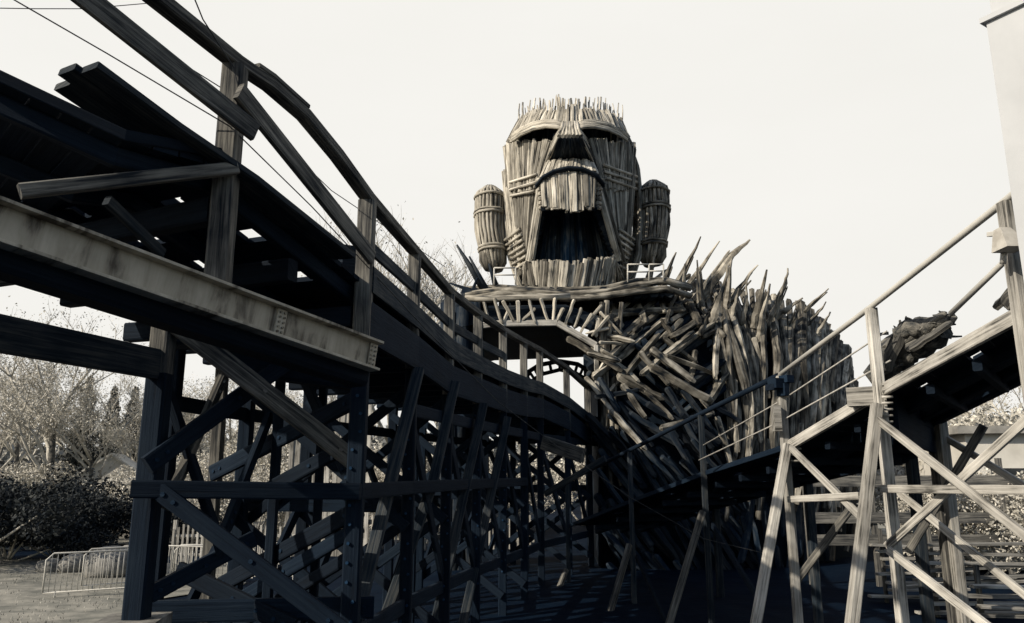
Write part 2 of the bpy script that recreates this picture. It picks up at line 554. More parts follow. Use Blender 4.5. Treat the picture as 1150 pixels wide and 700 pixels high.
# left-row posts, transverse cross bracing and lower girts
LB = []
for i, p in enumerate(Lr):
    n_ = left_of(i + 2, rail_path)
    q = p + n_ * (2.7 if i > 0 else 2.3)
    LB.append(q)
    if i > 0:
        part('post', M['shadewood'], trk, lambda m: m.beam((q.x, q.y, hgt(q.x, q.y) - .2), (q.x, q.y, p.z - 1.6), .2, .2))
        mid = p.lerp(q, .5)
        if i % 4 == 0:
            part('post', M['shadewood'], trk, lambda m: m.beam((mid.x, mid.y, -.2), (mid.x, mid.y, p.z - 1.6), .18, .18))
        if i < 2 or i == 4 or i == 7: continue
        part('brace', M['shadewood'], trk, lambda m: m.beam((p.x, p.y + .14, 4.3), (q.x, q.y + .14, 2.2), .07, .16))
        part('brace', M['shadewood'], trk, lambda m: m.beam((q.x, q.y - .14, 4.3), (p.x, p.y - .14, 2.2), .07, .16))
        part('brace', M['shadewood'], trk, lambda m: m.beam((p.x, p.y + .14, 2.3), (q.x, q.y + .14, .4), .07, .16))
        part('brace', M['shadewood'], trk, lambda m: m.beam((q.x, q.y - .14, 2.3), (p.x, p.y - .14, .4), .07, .16))
        part('girt', M['shadewood'], trk, lambda m: m.beam((p.x, p.y + .22, 2.5), (q.x, q.y + .22, 2.5), .07, .2))
# battered legs
for a, b in ((at(470, 415, 11.6), at(404, 680, 10.4)), (at(511, 430, 13.5), at(486, 543, 13)), (at(486, 543, 13), at(434, 690, 12)),
             (at(543, 455, 15.3), at(490, 695, 13.6)), (at(570, 470, 17.1), at(520, 700, 15))):
    d_ = (b - a).normalized()
    if b.z < 1.5: b = b + d_ * ((b.z + .1) / -d_.z)
    part('raking_leg', M['mid'], trk, lambda m: m.beam(a, b, .17, .17))
# longitudinal girts and braces on the outer side
gz = 2.78
part('girt', M['shadewood'], trk, lambda m: m.polybeam([at(155, 549, 8.4) + V((0, -.16, 0))] + [V((p.x + .05, p.y - .16, gz)) for p in Lr[1:7]], .08, .19), 'long horizontal girt bolted across the posts')
part('girt', M['shadewood'], trk, lambda m: m.polybeam([V((p.x, p.y + .14, 1.1)) for p in Lr[1:]], .08, .2))
part('girt', M['shadewood'], trk, lambda m: m.polybeam([V((p.x, p.y, 3.9)) for p in LB[1:]], .08, .2))
part('girt', M['shadewood'], trk, lambda m: m.polybeam([V((p.x, p.y + .14, 3.95)) for p in Lr[2:]], .08, .2))
for i in range(1, len(Lr) - 1):
    a, b = LB[i], LB[i + 1]
    part('brace', M['shadewood'], trk, lambda m: m.beam((a.x, a.y, .3), (b.x, b.y, 2.6), .08, .19))
    if i > 3: part('brace', M['shadewood'], trk, lambda m: m.beam((a.x, a.y, 3.9), (b.x, b.y, 1.9), .08, .17))
    a, b = Lr[i], Lr[i + 1]
    if i > 1:
        part('brace', M['shadewood'], trk, lambda m: m.beam((a.x, a.y + .1, 3.8), (b.x, b.y + .1, 1.0), .07, .18))

# near bent at the left: post on a concrete pier, big cross braces
np_ = at(170, 520, 8.5)
part('post', M['grey'], trk, lambda m: m.beam((np_.x, np_.y, at(185, 420, 8.5).z), (np_.x, np_.y, at(185, 344, 8.5).z), .225, .225, tone=1))
part('post', M['shadewood'], trk, lambda m: m.beam((np_.x, np_.y, 1.45), (np_.x, np_.y, at(185, 420, 8.5).z), .23, .23, tone=1))  # shade on the lower length is put into a darker colour
near = [((182, 352, 8.35), (398, 518, 9.75), .23, 'grey'), ((165, 523, 8.3), (350, 386, 9.9), .20, 'shadewood'),
        ((238, 532, 11.2), (405, 446, 9.7), .22, 'shadewood'), ((296, 553, 10.3), (405, 492, 9.7), .18, 'shadewood'),
        ((243, 660, 11.3), (405, 571, 9.7), .21, 'shadewood'), ((248, 686, 11.3), (405, 591, 9.75), .17, 'shadewood'),
        ((250, 712, 11.3), (405, 618, 9.8), .15, 'shadewood'), ((176, 549, 8.35), (390, 712, 8.6), .18, 'shadewood'),
        ((182, 420, 8.75), (250, 622, 9.1), .17, 'shadewood'), ((252, 420, 9.2), (186, 572, 8.75), .15, 'grey'),
        ((303, 466, 10.6), (252, 596, 9.6), .14, 'shadewood'), ((168, 668, 8.6), (285, 605, 9.4), .18, 'shadewood'),
        ((330, 400, 11.0), (395, 545, 10.4), .14, 'shadewood'), ((150, 688, 9.2), (420, 682, 9.6), .25, 'shadewood'), ((200, 640, 9.6), (330, 705, 9.3), .2, 'shadewood')]
for a, b, w_, mt in near:
    if w_ > 0:
        def bolted(m):
            A, B = at(*a), at(*b)
            m.beam(A, B, .09, w_)
            d = (B - A).normalized()
            n_ = V((d.y, -d.x, 0)).normalized()
            if n_.y > 0: n_ = -n_
            for f in (.10, .24, (B - A).length * .5, (B - A).length - .25, (B - A).length - .12):
                c = A + d * f
                m.tube([c + n_ * .03, c + n_ * .062], .026, 6, 2.2)
        part('brace', M[mt], trk, bolted)
part('post', M['grey'], trk, lambda m: m.beam(V((at(252, 430, 11.5).x, 11.5, 0)), at(252, 385, 11.5), .165, .165))
part('post', M['shadewood'], trk, lambda m: m.beam(V((at(316, 430, 10.5).x, 10.5, 0)), at(316, 415, 10.5), .12, .12))
part('post', M['shadewood'], trk, lambda m: m.beam(V((at(365, 430, 10.9).x, 10.9, 0)), at(365, 400, 10.9), .11, .11))
part('cross_beam', M['mid'], trk, lambda m: m.beam(at(-40, 367, 6.3) + (at(-40, 367, 6.3) - at(190, 412, 8.6)) * .8, at(190, 412, 8.6), .12, .33))
part('cross_beam', M['grey'], trk, lambda m: m.beam(at(-30, 316, 8.6) + (at(-30, 316, 8.6) - at(78, 302, 9.6)) * 1.5, at(78, 302, 9.6), .12, .22))
part('cross_beam', M['shadewood'], trk, lambda m: m.beam(at(195, 376, 9.2), at(420, 395, 10.4), .5, .30))
part('cross_beam', M['shadewood'], trk, lambda m: m.beam(at(255, 402, 9.6), at(410, 422, 10.2), .3, .42))
part('strut', M['grey'], trk, lambda m: m.beam(at(22, 215, 5.75), at(266, 189, 6.9), .09, .12))
part('strut', M['mid'], trk, lambda m: m.beam(at(120, 225, 6.3), at(182, 285, 7.0), .07, .1))
part('cross_beam', M['grey'], trk, lambda m: m.beam(at(610, 497, 20.0), at(655, 512, 19.2), .15, .36))

pier = MB(); pp = at(148, 690, 8.5)
pier.box((pp.x, 8.55, .74), (.62, .62, 1.5), .15)
tag(pier.build('concrete_pier', M['concrete']), 'square concrete pier carrying the leftmost dark trestle post', 'concrete pier')

# ------------------------------------------------------------------ right coaster track
RP = [(1130, 225, 7.5), (978, 345, 10.5), (876, 421, 12.6), (787, 465, 15.6), (707, 506, 18.6), (637, 541, 21.5)]
Rr = [at(*p) for p in RP]
Rpath = [Rr[0] + (at(1290, 92, 5.6) - Rr[0]) * 2.2] + Rr
rt = thing('bleached_coaster_track', (Rr[1].x, Rr[1].y, 0), 'pale bleached coaster track with pipe handrail and cross-braced legs sweeping down past the effigy', 'coaster track')
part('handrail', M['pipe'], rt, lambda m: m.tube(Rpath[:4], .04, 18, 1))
part('handrail', M['shadewood'], rt, lambda m: m.tube([Rpath[3] + V((-.02, .03, -.012))] + Rpath[4:], .05, 8, 1), 'far length of the handrail, its shade painted in dark')  # cast shade on this length is put into its colour
part('handrail', M['pipe'], rt, lambda m: m.tube([at(1380, 92, 5.9), at(1131, 291, 7.9), at(1068, 352, 8.9)], .035, 8, 1), 'lower pale handrail pipe')
part('post', M['pale'], rt, lambda m: m.beam((Rpath[0].x, Rpath[0].y + .1, -.2), Rpath[0] + V((0, .1, -.02)), .15, .15))
for i, p in enumerate(Rr):
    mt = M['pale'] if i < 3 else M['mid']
    ps = (.15, .135, .125, .11, .11, .11)[i]
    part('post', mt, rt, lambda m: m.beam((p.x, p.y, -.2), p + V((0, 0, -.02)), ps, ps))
edge = [p + V((.1, 0.02, -1.12)) for p in Rpath]


def right_norm(i, path):
    a = path[max(i - 1, 0)]; b = path[min(i + 1, len(path) - 1)]
    t = V((b.x - a.x, b.y - a.y, 0)).normalized()
    n_ = V((t.y, -t.x, 0))
    return n_ if n_.x > 0 else -n_


far = [p + (V((1.35, 1.6, -.1)), V((1.35, 1.6, -.1)), V((1.75, 2.1, -.15)))[i] if i < 3 else p + right_norm(i, edge) * 2.3 for i, p in enumerate(edge)]
dr, dl = edge, far
part('deck', M['shadewood'], rt, lambda m: deck_planks(m, False))
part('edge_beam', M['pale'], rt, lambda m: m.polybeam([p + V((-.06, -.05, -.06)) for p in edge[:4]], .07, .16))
part('edge_beam', M['shadewood'], rt, lambda m: m.polybeam([p + V((-.06, -.05, -.06)) for p in edge[3:]], .05, .09))  # far edge carries its shade as a darker colour
for s_ in (.35, .7, .98):
    path = [a.lerp(b, s_) + V((0, 0, -.18)) for a, b in zip(edge, far)]
    part('stringer', M['shadewood'], rt, lambda m: m.polybeam(path, .14, .24))
for i in range(1, len(edge) - 1):
    for o_ in (0, .33, .66):
        a, b = edge[i].lerp(edge[i + 1], o_), far[i].lerp(far[i + 1], o_)
        part('joist', M['shadewood'], rt, lambda m: m.beam(a.lerp(b, .06) + V((0, 0, -.30)), a.lerp(b, .9) + V((0, 0, -.30)), .10, .12))
for i in range(1, 6):
    q = far[i]
    part('post', M['grey'] if i < 3 else M['mid'], rt, lambda m: m.beam((q.x, q.y, -.2), q + V((0, 0, -.2)), .16, .16))
fp = at(1056, 470, 12.4)
part('post', M['pale'], rt, lambda m: m.beam((fp.x, fp.y, -.2), fp, .15, .15, tone=.75))
for a, b in (((985, 455, 10.35), (956, 708, 9.7)), ((884, 500, 12.5), (848, 706, 11.7))):
    part('raking_leg', M['pale'], rt, lambda m: m.beam(at(*a), at(*b), .135, .135))
for a, b in (((789, 575, 15.4), (750, 706, 14.6)), ((707, 612, 18.4), (680, 706, 17.6)), ((636, 640, 21.2), (610, 706, 20.3))):
    A_, B_ = at(*a), at(*b)
    d_ = (B_ - A_).normalized()
    B_ = B_ + d_ * ((B_.z + .1) / -d_.z)
    part('raking_leg', M['grey'], rt, lambda m: m.beam(A_, B_, .12, .12))
for a, b, w_, mt in (((992, 549, 10.3), (1200, 551, 7.9), .10, 'pale'), ((886, 561, 12.4), (966, 557, 10.5), .10, 'pale'),
                     ((984, 470, 10.3), (1190, 632, 8.0), .10, 'pale'), ((1190, 438, 8.1), (996, 614, 10.4), .10, 'pale'),
                     ((998, 618, 10.25), (1120, 712, 8.9), .10, 'pale'), ((888, 503, 12.4), (970, 584, 10.5), .10, 'pale'),
                     ((1050, 485, 12.6), (1190, 570, 10.5), .10, 'pale'), ((1008, 552, 12.0), (1190, 700, 9.6), .10, 'pale'),
                     ((1105, 478, 11.6), (1020, 620, 12.6), .12, 'grey'), ((960, 565, 12.6), (893, 655, 13.5), .12, 'grey'),
                     ((800, 590, 15.4), (850, 670, 13.5), .12, 'shadewood'), ((715, 625, 18.2), (752, 708, 16.5), .12, 'shadewood'),
                     ((612, 555, 20.0), (680, 515, 18.5), .15, 'mid')):
    part('girt' if abs(a[1] - b[1]) < 8 else 'brace', M[mt], rt, lambda m: m.beam(at(*a), at(*b), .06, w_))
part('end_block', M['pale'], rt, lambda m: m.box(at(971, 446, 10.75), (.42, .3, .26), -.6, .7))
part('end_panel', M['shadewood'], rt, lambda m: m.beam(edge[2] + V((.15, .1, -.42)), far[2] + V((0, 0, -.42)), .06, .62))
part('rail_clamp', M['shadewood'], rt, lambda m: [m.box(at(877 + dx, 430 + dy, 12.5), (wx, .18, wz), .5, U(.8, 2)) for dx, dy, wx, wz in ((-3, 1, .3, .16), (6, -4, .16, .12), (-10, 5, .12, .1), (2, 8, .1, .2))])
part('end_block', M['pale'], rt, lambda m: m.box(at(872, 470, 12.5), (.12, .14, .42), 0, .6))


def rbolts(m, which):
    for q in range(7):
        if which: break
        c = at(990, 432 + q * 7, 10.38)
        m.tube([c, c + V((.14, -.03, 0))], .018, 6)
    for q in range(4 if which else 0):
        c = at(888, 497 + q * 7, 12.45)
        m.tube([c, c + V((.16, -.03, 0))], .018, 6)


part('bolt_row', M['pale'], rt, lambda m: rbolts(m, 0))
part('bolt_row', M['pale'], rt, lambda m: rbolts(m, 1))
for a, b in (((996, 372, 10.4), (790, 500, 15.0)), ((1000, 405, 10.4), (785, 517, 15.0))):
    w1, w2 = at(*a), at(*b)
    part('safety_wire', M['wire'], rt, lambda m: m.tube([w1, w1.lerp(w2, .5) + V((0, 0, -.06)), w2], .013, 5, 1))

# floodlight on the handrail post
fl = at(1127, 272, 7.3)
t = thing('floodlight', (fl.x, fl.y, fl.z), 'small grey hooded floodlight clamped to the pale handrail post', 'lamp')


def hood(m):
    r0 = [(-.055, -.06), (.055, -.06), (.055, .06), (-.055, .06)]
    k0 = len(m.v)
    pts = []
    for z_, s_ in ((.14, .9), (.10, 1.15), (-.10, 2.1)):
        pts.append([fl + V((x * s_ + (.14 - z_) * .06, y * s_ - (.14 - z_) * .3, z_)) for x, y in r0])
    for i in range(2):
        for j in range(4):
            m.face([pts[i][j], pts[i + 1][j], pts[i + 1][(j + 1) % 4], pts[i][(j + 1) % 4]])
    m.face(pts[0]); m.face(pts[2][::-1])


part('lamp_hood', M['lamp'], t, hood)
part('bracket', M['pipe'], t, lambda m: (m.beam(fl + V((0, .05, .11)), fl + V((.01, .22, .15)), .05, .05), m.tube([fl + V((.02, .05, -.1)), fl + V((.03, .1, -.2))], .03, 7)))
# bark-covered debris on the right deck
def gnarl(name, pix, r, label):
    m = MB()
    pts = [at(*p) for p in pix]
    P = []
    for i in range(len(pts) - 1):
        for q in range(5):
            P.append(pts[i].lerp(pts[i + 1], q / 5) + V((U(-1, 1), U(-1, 1), U(-1, 1))) * r * .16)
    P.append(pts[-1])
    sc = [((r * (.75 + .4 * math.sin(PI * i / (len(P) - 1))) * U(.85, 1.12)),) * 2 for i in range(len(P))]
    m.sweep(P, ring(9), sc, 1, 0, True, .2)
    for _ in range(14):
        c = P[rnd.randrange(len(P))]
        d = V((U(-1, 1), U(-1, 1), U(-.2, 1))).normalized()
        m.log(c + d * r * .7, c + d * r * U(1.0, 1.25) + V((U(-.2, .2), U(-.2, .2), U(-.05, .1))), r * .22, r * .08, n=5)
    tag(m.build(name, M['darkbark']), label, 'log', 'bark logs on the right deck')


gnarl('bark_log', [(980, 424, 11.2), (1000, 404, 11.0), (1022, 384, 10.8)], .2, 'gnarled bark log standing lowest on the right deck, next to the tall pale post')
gnarl('bark_log', [(1004, 376, 10.6), (1035, 366, 10.3), (1070, 358, 9.9)], .11, 'thin bark log lying on top of the debris along the right deck')
gnarl('bark_log', [(1010, 405, 10.9), (1040, 385, 10.5), (1062, 372, 10.1)], .15, 'thick bark log wedged against the sloping pale edge beam')
for a, b, wd, lb in (((988, 418, 11.0), (1012, 368, 10.6), .3, 'broken dark board leaning upright at the low end of the deck debris'),
                     ((996, 402, 10.9), (1064, 352, 9.9), .26, 'long ragged dark board lying uppermost on the right deck debris'),
                     ((992, 392, 11.1), (1032, 362, 10.7), .2, 'short ragged board crossing the bark logs on the right deck'),
                     ((1020, 392, 10.5), (1076, 356, 9.8), .22, 'dark board propped against the sloping pale edge beam'),
                     ((1128, 345, 8.4), (1160, 305, 7.9), .22, 'ragged board standing beside the floodlight post')):
    m = MB()
    A, B = at(*a), at(*b)
    for q in range(4):
        o_ = V((U(-.06, .06), U(-.2, .2), U(-.05, .05)))
        m.split(A.lerp(B, U(0, .12)) + o_, A.lerp(B, U(.8, .99)) + o_, wd * .34, wd * .25, .02, U(.6, 1.4))
    tag(m.build('broken_board', M['grey']), lb, 'board', 'broken boards on the right deck')

# tall white column
cc = at(1140, 22, 6.3)
t = thing('white_column', (cc.x, cc.y, 0), 'tall square white painted column with a flat cap plate', 'column')
rz = math.radians(58)


def col_(m):
    m.sweep([(cc.x, cc.y, -.1), (cc.x, cc.y, cc.z)], [(-1, -1), (1, -1), (1, 1), (-1, 1)], (.17, .17), 1, rz)
    m.sweep([(cc.x + .03, cc.y, cc.z + .08), (cc.x + .03, cc.y, cc.z + 1.2)], [(-1, -1), (1, -1), (1, 1), (-1, 1)], (.15, .15), 1, rz)


part('shaft', M['white'], t, col_)
part('cap_plate', M['white'], t, lambda m: m.sweep([(cc.x, cc.y, cc.z), (cc.x, cc.y, cc.z + .05)], [(-1, -1), (1, -1), (1, 1), (-1, 1)], (.21, .21), 1, rz))
part('hook', M['white'], t, lambda m: m.tube([cc + V((.1, -.2, 0)), cc + V((.1, -.24, -.1)), cc + V((.17, -.25, -.14)), cc + V((.2, -.22, -.05))], .016, 6, 1))

# cables
def cable(pix, r, label, mat='cable', sag=0.0):
    m = MB()
    pts = [at(*p) for p in pix]
    P = []
    for i in range(len(pts) - 1):
        for q in range(4):
            P.append(pts[i].lerp(pts[i + 1], q / 4) + V((0, 0, -sag * math.sin(PI * q / 4))))
    P.append(pts[-1])
    m.tube(P, r, 5, 1)
    tag(m.build('cable', M[mat]), label, 'cable')


cable([(-10, -15, 6.0), (120, 60, 6.4), (258, 142, 6.86), (350, 232, 8.0), (480, 372, 10.8), (560, 452, 12), (640, 512, 13), (710, 560, 13.6), (790, 605, 14.6), (860, 622, 15)], .007, 'thin long cable strung along the dark handrail posts and sagging across to the pale track')
cable([(-600, -10, 8.4), (-20, 9, 9), (40, 10, 9.5), (95, 10, 10), (176, 3, 10.6), (230, -8, 11)], .007, 'thin overhead wire crossing the top left sky corner')
cable([(215, -10, 5.9), (228, 22, 6.4), (262, 75, 6.85), (268, 100, 6.9)], .007, 'short cable hanging down onto the nearest dark handrail post')
cable([(190, 62, 6.6), (260, 106, 7.1), (372, 214, 9.2), (500, 300, 12.5)], .006, 'faint wire running under the dark handrail between its first posts')

# ------------------------------------------------------------------ the effigy
YH = 28.0
base = at(645, 320, YH)
ef = thing('wooden_effigy', (base.x, YH, 0), 'colossal wooden figure of bound sticks and driftwood logs, its gaping face above the arch', 'wooden sculpture')
CZ = 392.0


def hw(zy):
    pts = [(60, 105), (95, 138), (115, 160), (140, 182), (170, 199), (205, 208), (280, 212), (420, 213), (500, 202), (570, 181), (640, 152), (700, 148)]
    for (a, b), (c, d) in zip(pts, pts[1:]):
        if zy <= c:
            return lerp(b, d, max(0, (zy - a) / (c - a)))
    return 155


def H(zx, zy, o=0.0):
    t_ = (zx - CZ) / hw(zy)
    Y = YH - 2.35 * math.sqrt(max(0.0, 1 - min(1, t_ * t_))) - o
    return at(500 + zx / 2.8, 90 + zy / 2.8, Y)


def row(m, top, bot, n, o0, o1, r=.055, jy=7, jx=2.5, tone=(.5, 1.35), mid=0.0, skip=0):
    for i in range(n):
        if rnd.random() < skip: continue
        s_ = (i + .5) / n
        a = poly(top, s_); b = poly(bot, s_)
        ax, ay = a[0] + U(-jx, jx), a[1] + U(-jy, jy)
        bx, by = b[0] + U(-jx, jx), b[1] + U(-jy, jy)
        q = U(-.05, .07)
        P = []
        for k_ in range(5):
            f = k_ / 4
            P.append(H(lerp(ax, bx, f) + U(-.6, .6), lerp(ay, by, f), lerp(o0, o1, f) + mid * math.sin(PI * f) + q + U(-.01, .01)))
        rr = r * rnd.choice([U(.6, .9), U(.9, 1.5)])
        m.sweep(P, [(-1, -.5), (-.6, -1), (.7, -1), (1, -.3), (.8, 1), (-.9, 1)], [(rr * 1.15 * U(.85, 1.15), rr * .8)] * 5, U(*tone) * rnd.choice((1, 1, 1, .45)), U(-.25, .25), False, .05)


def mir(pts):
    return [(2 * CZ - x, y) for x, y in pts][::-1]


def ellipse_ring(m, z0, z1, rx, ry, n, cx, cy, r=.07, front=True):
    for i in range(n):
        a = 2 * PI * i / n
        if not front and math.sin(a) < -0.15: continue
        x, y = cx + rx * math.cos(a), cy + ry * math.sin(a)
        m.log((x + U(-.03, .03), y, z0 + U(-.1, .1)), (x + U(-.06, .06), y + U(-.05, .05), z1 + U(-.25, .25)), r * U(.8, 1.2), bend=.015, n=6)


def side_ring(m):
    for i in range(110):
        a = 2 * PI * i / 110
        if math.sin(a) < -0.22: continue
        P = []
        q = U(-.06, .06)
        for zy in (632, 580, 500, 380, 260, 205, 175, 150 + U(-6, 8)):
            rx = hw(zy) / 2.8 * .0342 + q
            zz = H(392, zy).z
            P.append(V((hx + rx * math.cos(a), YH + rx * .93 * math.sin(a), zz)) + V((U(-1, 1), U(-1, 1), 0)) * .015)
        m.tube(P, U(.045, .075), 6, U(.6, 1.3), .12)


zb, zt = H(392, 640).z, H(392, 120).z
hx = base.x


def core_prof(m, zs, cx, cy, n=20):
    P = [(cx, cy, z) for z, _, _ in zs]
    m.sweep(P, ring(n), [(a, b) for _, a, b in zs], 1, 0, True)


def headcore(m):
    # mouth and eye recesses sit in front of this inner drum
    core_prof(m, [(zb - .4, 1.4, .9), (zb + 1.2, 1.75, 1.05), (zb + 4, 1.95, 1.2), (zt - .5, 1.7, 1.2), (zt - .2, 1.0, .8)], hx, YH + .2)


head = part('head', M['stick'], ef, lambda m: (
    [side_ring(m)],
    row(m, [(188, 205), (230, 192), (343, 188)], [(191, 335), (240, 352), (296, 330)], 54, .12, .12, .04),
    row(m, mir([(188, 205), (230, 192), (343, 188)]), mir([(191, 335), (240, 352), (296, 330)]), 54, .12, .12, .04),
    row(m, [(184, 285), (240, 325), (306, 322)], [(214, 585), (240, 612), (268, 570)], 50, .04, .02, .04),
    row(m, mir([(184, 285), (240, 325), (306, 322)]), [(546, 572), (556, 612), (574, 585)], 50, .04, .02, .04),
    row(m, [(296, 322), (312, 320)], [(258, 575), (276, 560)], 5, .30, .22, .075),
    row(m, [(472, 320), (490, 322)], [(538, 560), (560, 575)], 6, .30, .22, .075),
    row(m, [(186, 215), (196, 215)], [(232, 590), (244, 600)], 4, .03, .03, .07),
    row(m, mir([(186, 215), (196, 215)]), mir([(232, 590), (244, 600)]), 4, .03, .03, .07),
))
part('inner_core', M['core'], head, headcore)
part('eye_socket', M['logshade'], head, lambda m: row(m, [(226, 146), (392, 120), (558, 146)], [(222, 215), (392, 215), (562, 215)], 56, -.62, -.62, .07, skip=0))
part('forehead', M['stick'], head, lambda m: (
    row(m, [(226, 132), (262, 108), (320, 92), (392, 86), (464, 92), (522, 108), (558, 132)], [(196, 196), (236, 168), (300, 142), (392, 138), (484, 142), (548, 168), (588, 196)], 90, -.05, .25, .045, jy=9, tone=(.9, 1.35)),))


def scalp(m):
    for i in range(120):
        a = U(0, 2 * PI)
        q = math.sqrt(U(.15, 1.0))
        x, y = hx + 2.15 * q * math.cos(a), YH + 1.7 * q * math.sin(a)
        top = zt + .15 + .75 * (1 - q * q) + U(-.35, .45)
        m.log((x * .97 + hx * .03, y, zt - 1.2), (x + U(-.08, .08), y + U(-.1, .1), top), U(.035, .06), U(.025, .045), .02, 6, U(.9, 1.35))
    for i in range(64):
        s_ = i / 63
        zx = lerp(232, 552, s_) + U(-3, 3)
        e = 1 - ((zx - 392) / 175) ** 2
        y1 = 116 - 46 * max(0, e) ** .55 + U(-26, 16)
        a, b = H(zx, 150, -.35), H(zx + U(-3, 3), y1, -.5)
        m.log(a, b, U(.03, .055), U(.015, .04), .03, 6, U(.9, 1.5))


part('hair_sticks', M['stick'], head, scalp)
BR = [(212, 192), (238, 172), (275, 155), (315, 147), (350, 149), (376, 158)]


def brow(pts):
    def fn(m):
        for q in range(5):
            P = [H(x, y - 5 * q + U(-1, 1), .62 - .09 * q + (0.05 if q % 2 else 0)) for x, y in pts]
            m.tube(P, .066, 6, U(.8, 1.4), .14, .05)
    return fn


part('brow', M['stick'], head, brow(BR))
part('brow', M['stick'], head, brow(mir(BR)))


def nose(m):
    # bridge
    for i in range(7):
        f = i / 6
        m.tube([H(lerp(371, 414, f), 134, .35), H(lerp(366, 418, f), 155, .8), H(lerp(357, 427, f), 177, 1.35)], .075, 6, U(.95, 1.3), .1)
    # side planks from the bridge ridge back to the cheek
    for s_ in (0, 1):
        for i in range(6):
            f = i / 5
            a = (lerp(366, 357, f), lerp(152, 178, f), lerp(.7, 1.3, f)); b = (lerp(342, 320, f), lerp(185, 257, f), .12)
            if s_: a = (784 - a[0], a[1], a[2]); b = (784 - b[0], b[1], b[2])
            m.tube([H(*a), H(*b)], .07, 6, U(.7, 1.1), .1)


part('nose', M['stick'], head, nose)


def nostrils(m):
    for i in range(13):
        f = i / 12
        m.tube([H(lerp(359, 425, f), 179, 1.28), H(lerp(325, 468, f), 254, .10)], .085, 6, U(.5, 1.0), .1)


part('nose_underside', M['logshade'], head, nostrils)  # downward faces have their shade put into the darker wood colour


def lip(m):
    row(m, [(318, 258), (392, 250), (466, 258)], [(298, 306), (385, 276), (478, 292)], 32, .30, .75, .048, jy=5, tone=(.8, 1.3))
    row(m, [(304, 306), (345, 290), (392, 282), (436, 284), (474, 298)], [(308, 404), (350, 404), (398, 416), (440, 404), (470, 402)], 36, .80, .95, .056, jy=7, tone=(.75, 1.35))
    for s_ in (0, 1):
        for i in range(7):
            f = i / 6
            zx = lerp(300, 306, f); zy = lerp(312, 400, f)
            zx = 784 - zx if s_ else zx
            m.tube([H(zx, zy, .85), H(zx + (12 if s_ else -12), zy + 4, .05)], .075, 6, U(.6, 1), .1)


part('upper_lip', M['stick'], head, lip)


def moustache(m):
    for q in range(2):
        m.tube([H(x, y + q * 6, 1.0 - q * .06) for x, y in ((284, 334), (306, 306), (340, 286), (385, 275), (432, 278), (474, 296), (500, 330))], .06, 6, .8, .1)


part('moustache', M['logshade'], head, moustache)


def mouth(m):
    row(m, [(296, 395), (488, 395)], [(252, 600), (545, 600)], 44, -1.25, -1.25, .07, jy=3, tone=(.8, 6.5))
    for i in range(22):   # roof of the mouth
        f = i / 21
        m.tube([H(lerp(308, 470, f), 404, .85), H(lerp(300, 484, f), 392, -1.2)], .09, 6, U(.5, 1), .1)
    for s_ in (0, 1):     # side walls
        for i in range(12):
            f = i / 11
            zx, zy = lerp(309, 262, f), lerp(404, 575, f)
            zx = lerp(474, 542, f) if s_ else zx
            m.tube([H(zx, zy, .2), H(zx + (-14 if s_ else 14), zy, -1.25)], .12, 6, U(.5, 1), .1)


part('mouth', M['logshade'], head, mouth)
part('chin', M['stick'], head, lambda m: row(m, [(250, 585), (265, 570), (340, 566), (400, 576), (470, 563), (530, 562), (540, 590)], [(244, 645), (300, 652), (390, 655), (480, 652), (568, 645)], 64, .30, .26, .05, jy=7))


def bar(a, b, flip, o):
    P = []
    for f in range(5):
        x = lerp(a[0], b[0], f / 4); y = lerp(a[1], b[1], f / 4)
        P.append(H(784 - x if flip else x, y, o))
    part('lashing', M['stick'], head, lambda m: m.tube(P, .06, 6, U(.9, 1.3), .1))


for a, b in (((203, 322), (288, 296)), ((203, 346), (292, 320)), ((206, 364), (280, 350)), ((498, 266), (602, 304)), ((500, 288), (604, 322)), ((504, 308), (606, 344))):
    bar(a, b, False, .26)
for i in range(7):
    for s_ in (False, True):
        bar((186 + i * 5, 505 + i * 15), (236 + i * 4, 468 + i * 17), s_, .2)


def ear(cz, cyz, mat, s_):
    c = at(500 + cz / 2.8, 90 + cyz / 2.8, YH + .2)
    hh, ww = 1.68, .53
    o = None

    def prof(f):
        # f -1..1 bottom..top
        return (max(0.0, 1 - abs(f) ** (9 if f > 0 else 4))) ** .5 * (1 + .25 * f if f < 0 else 1.0 + .06 * f) * .66 + .36

    def body(m):
        for i in range(22):
            a = 2 * PI * i / 22
            P = []
            for k_ in range(12):
                f = -1 + 2 * k_ / 11 + (.03 if 1 < k_ < 9 else 0) + .0
                rr = ww * prof(f)
                P.append(c + V((math.cos(a) * rr - s_ * .22 * max(0, -f), math.sin(a) * rr * 1.3, f * hh)) + V((U(-1, 1), U(-1, 1), 0)) * .015)
            m.tube(P, .068, 6, U(.75, 1.3), .1)
        m.sweep([c + V((0, 0, -hh)), c + V((0, 0, -hh * .8)), c + V((0, 0, hh * .8)), c + V((0, 0, hh))], ring(10), [(.2, .25), (.42, .55), (.45, .6), (.25, .3)], .5, 0, True)

    o = part('ear', mat, head, body)

    # bands woven round the ear belong to its surface
    return c


c1 = ear(141, 468, M['stick'], -1)
c2 = ear(658, 452, M['log'], 1)  # head's shade on this ear is put into a darker wood


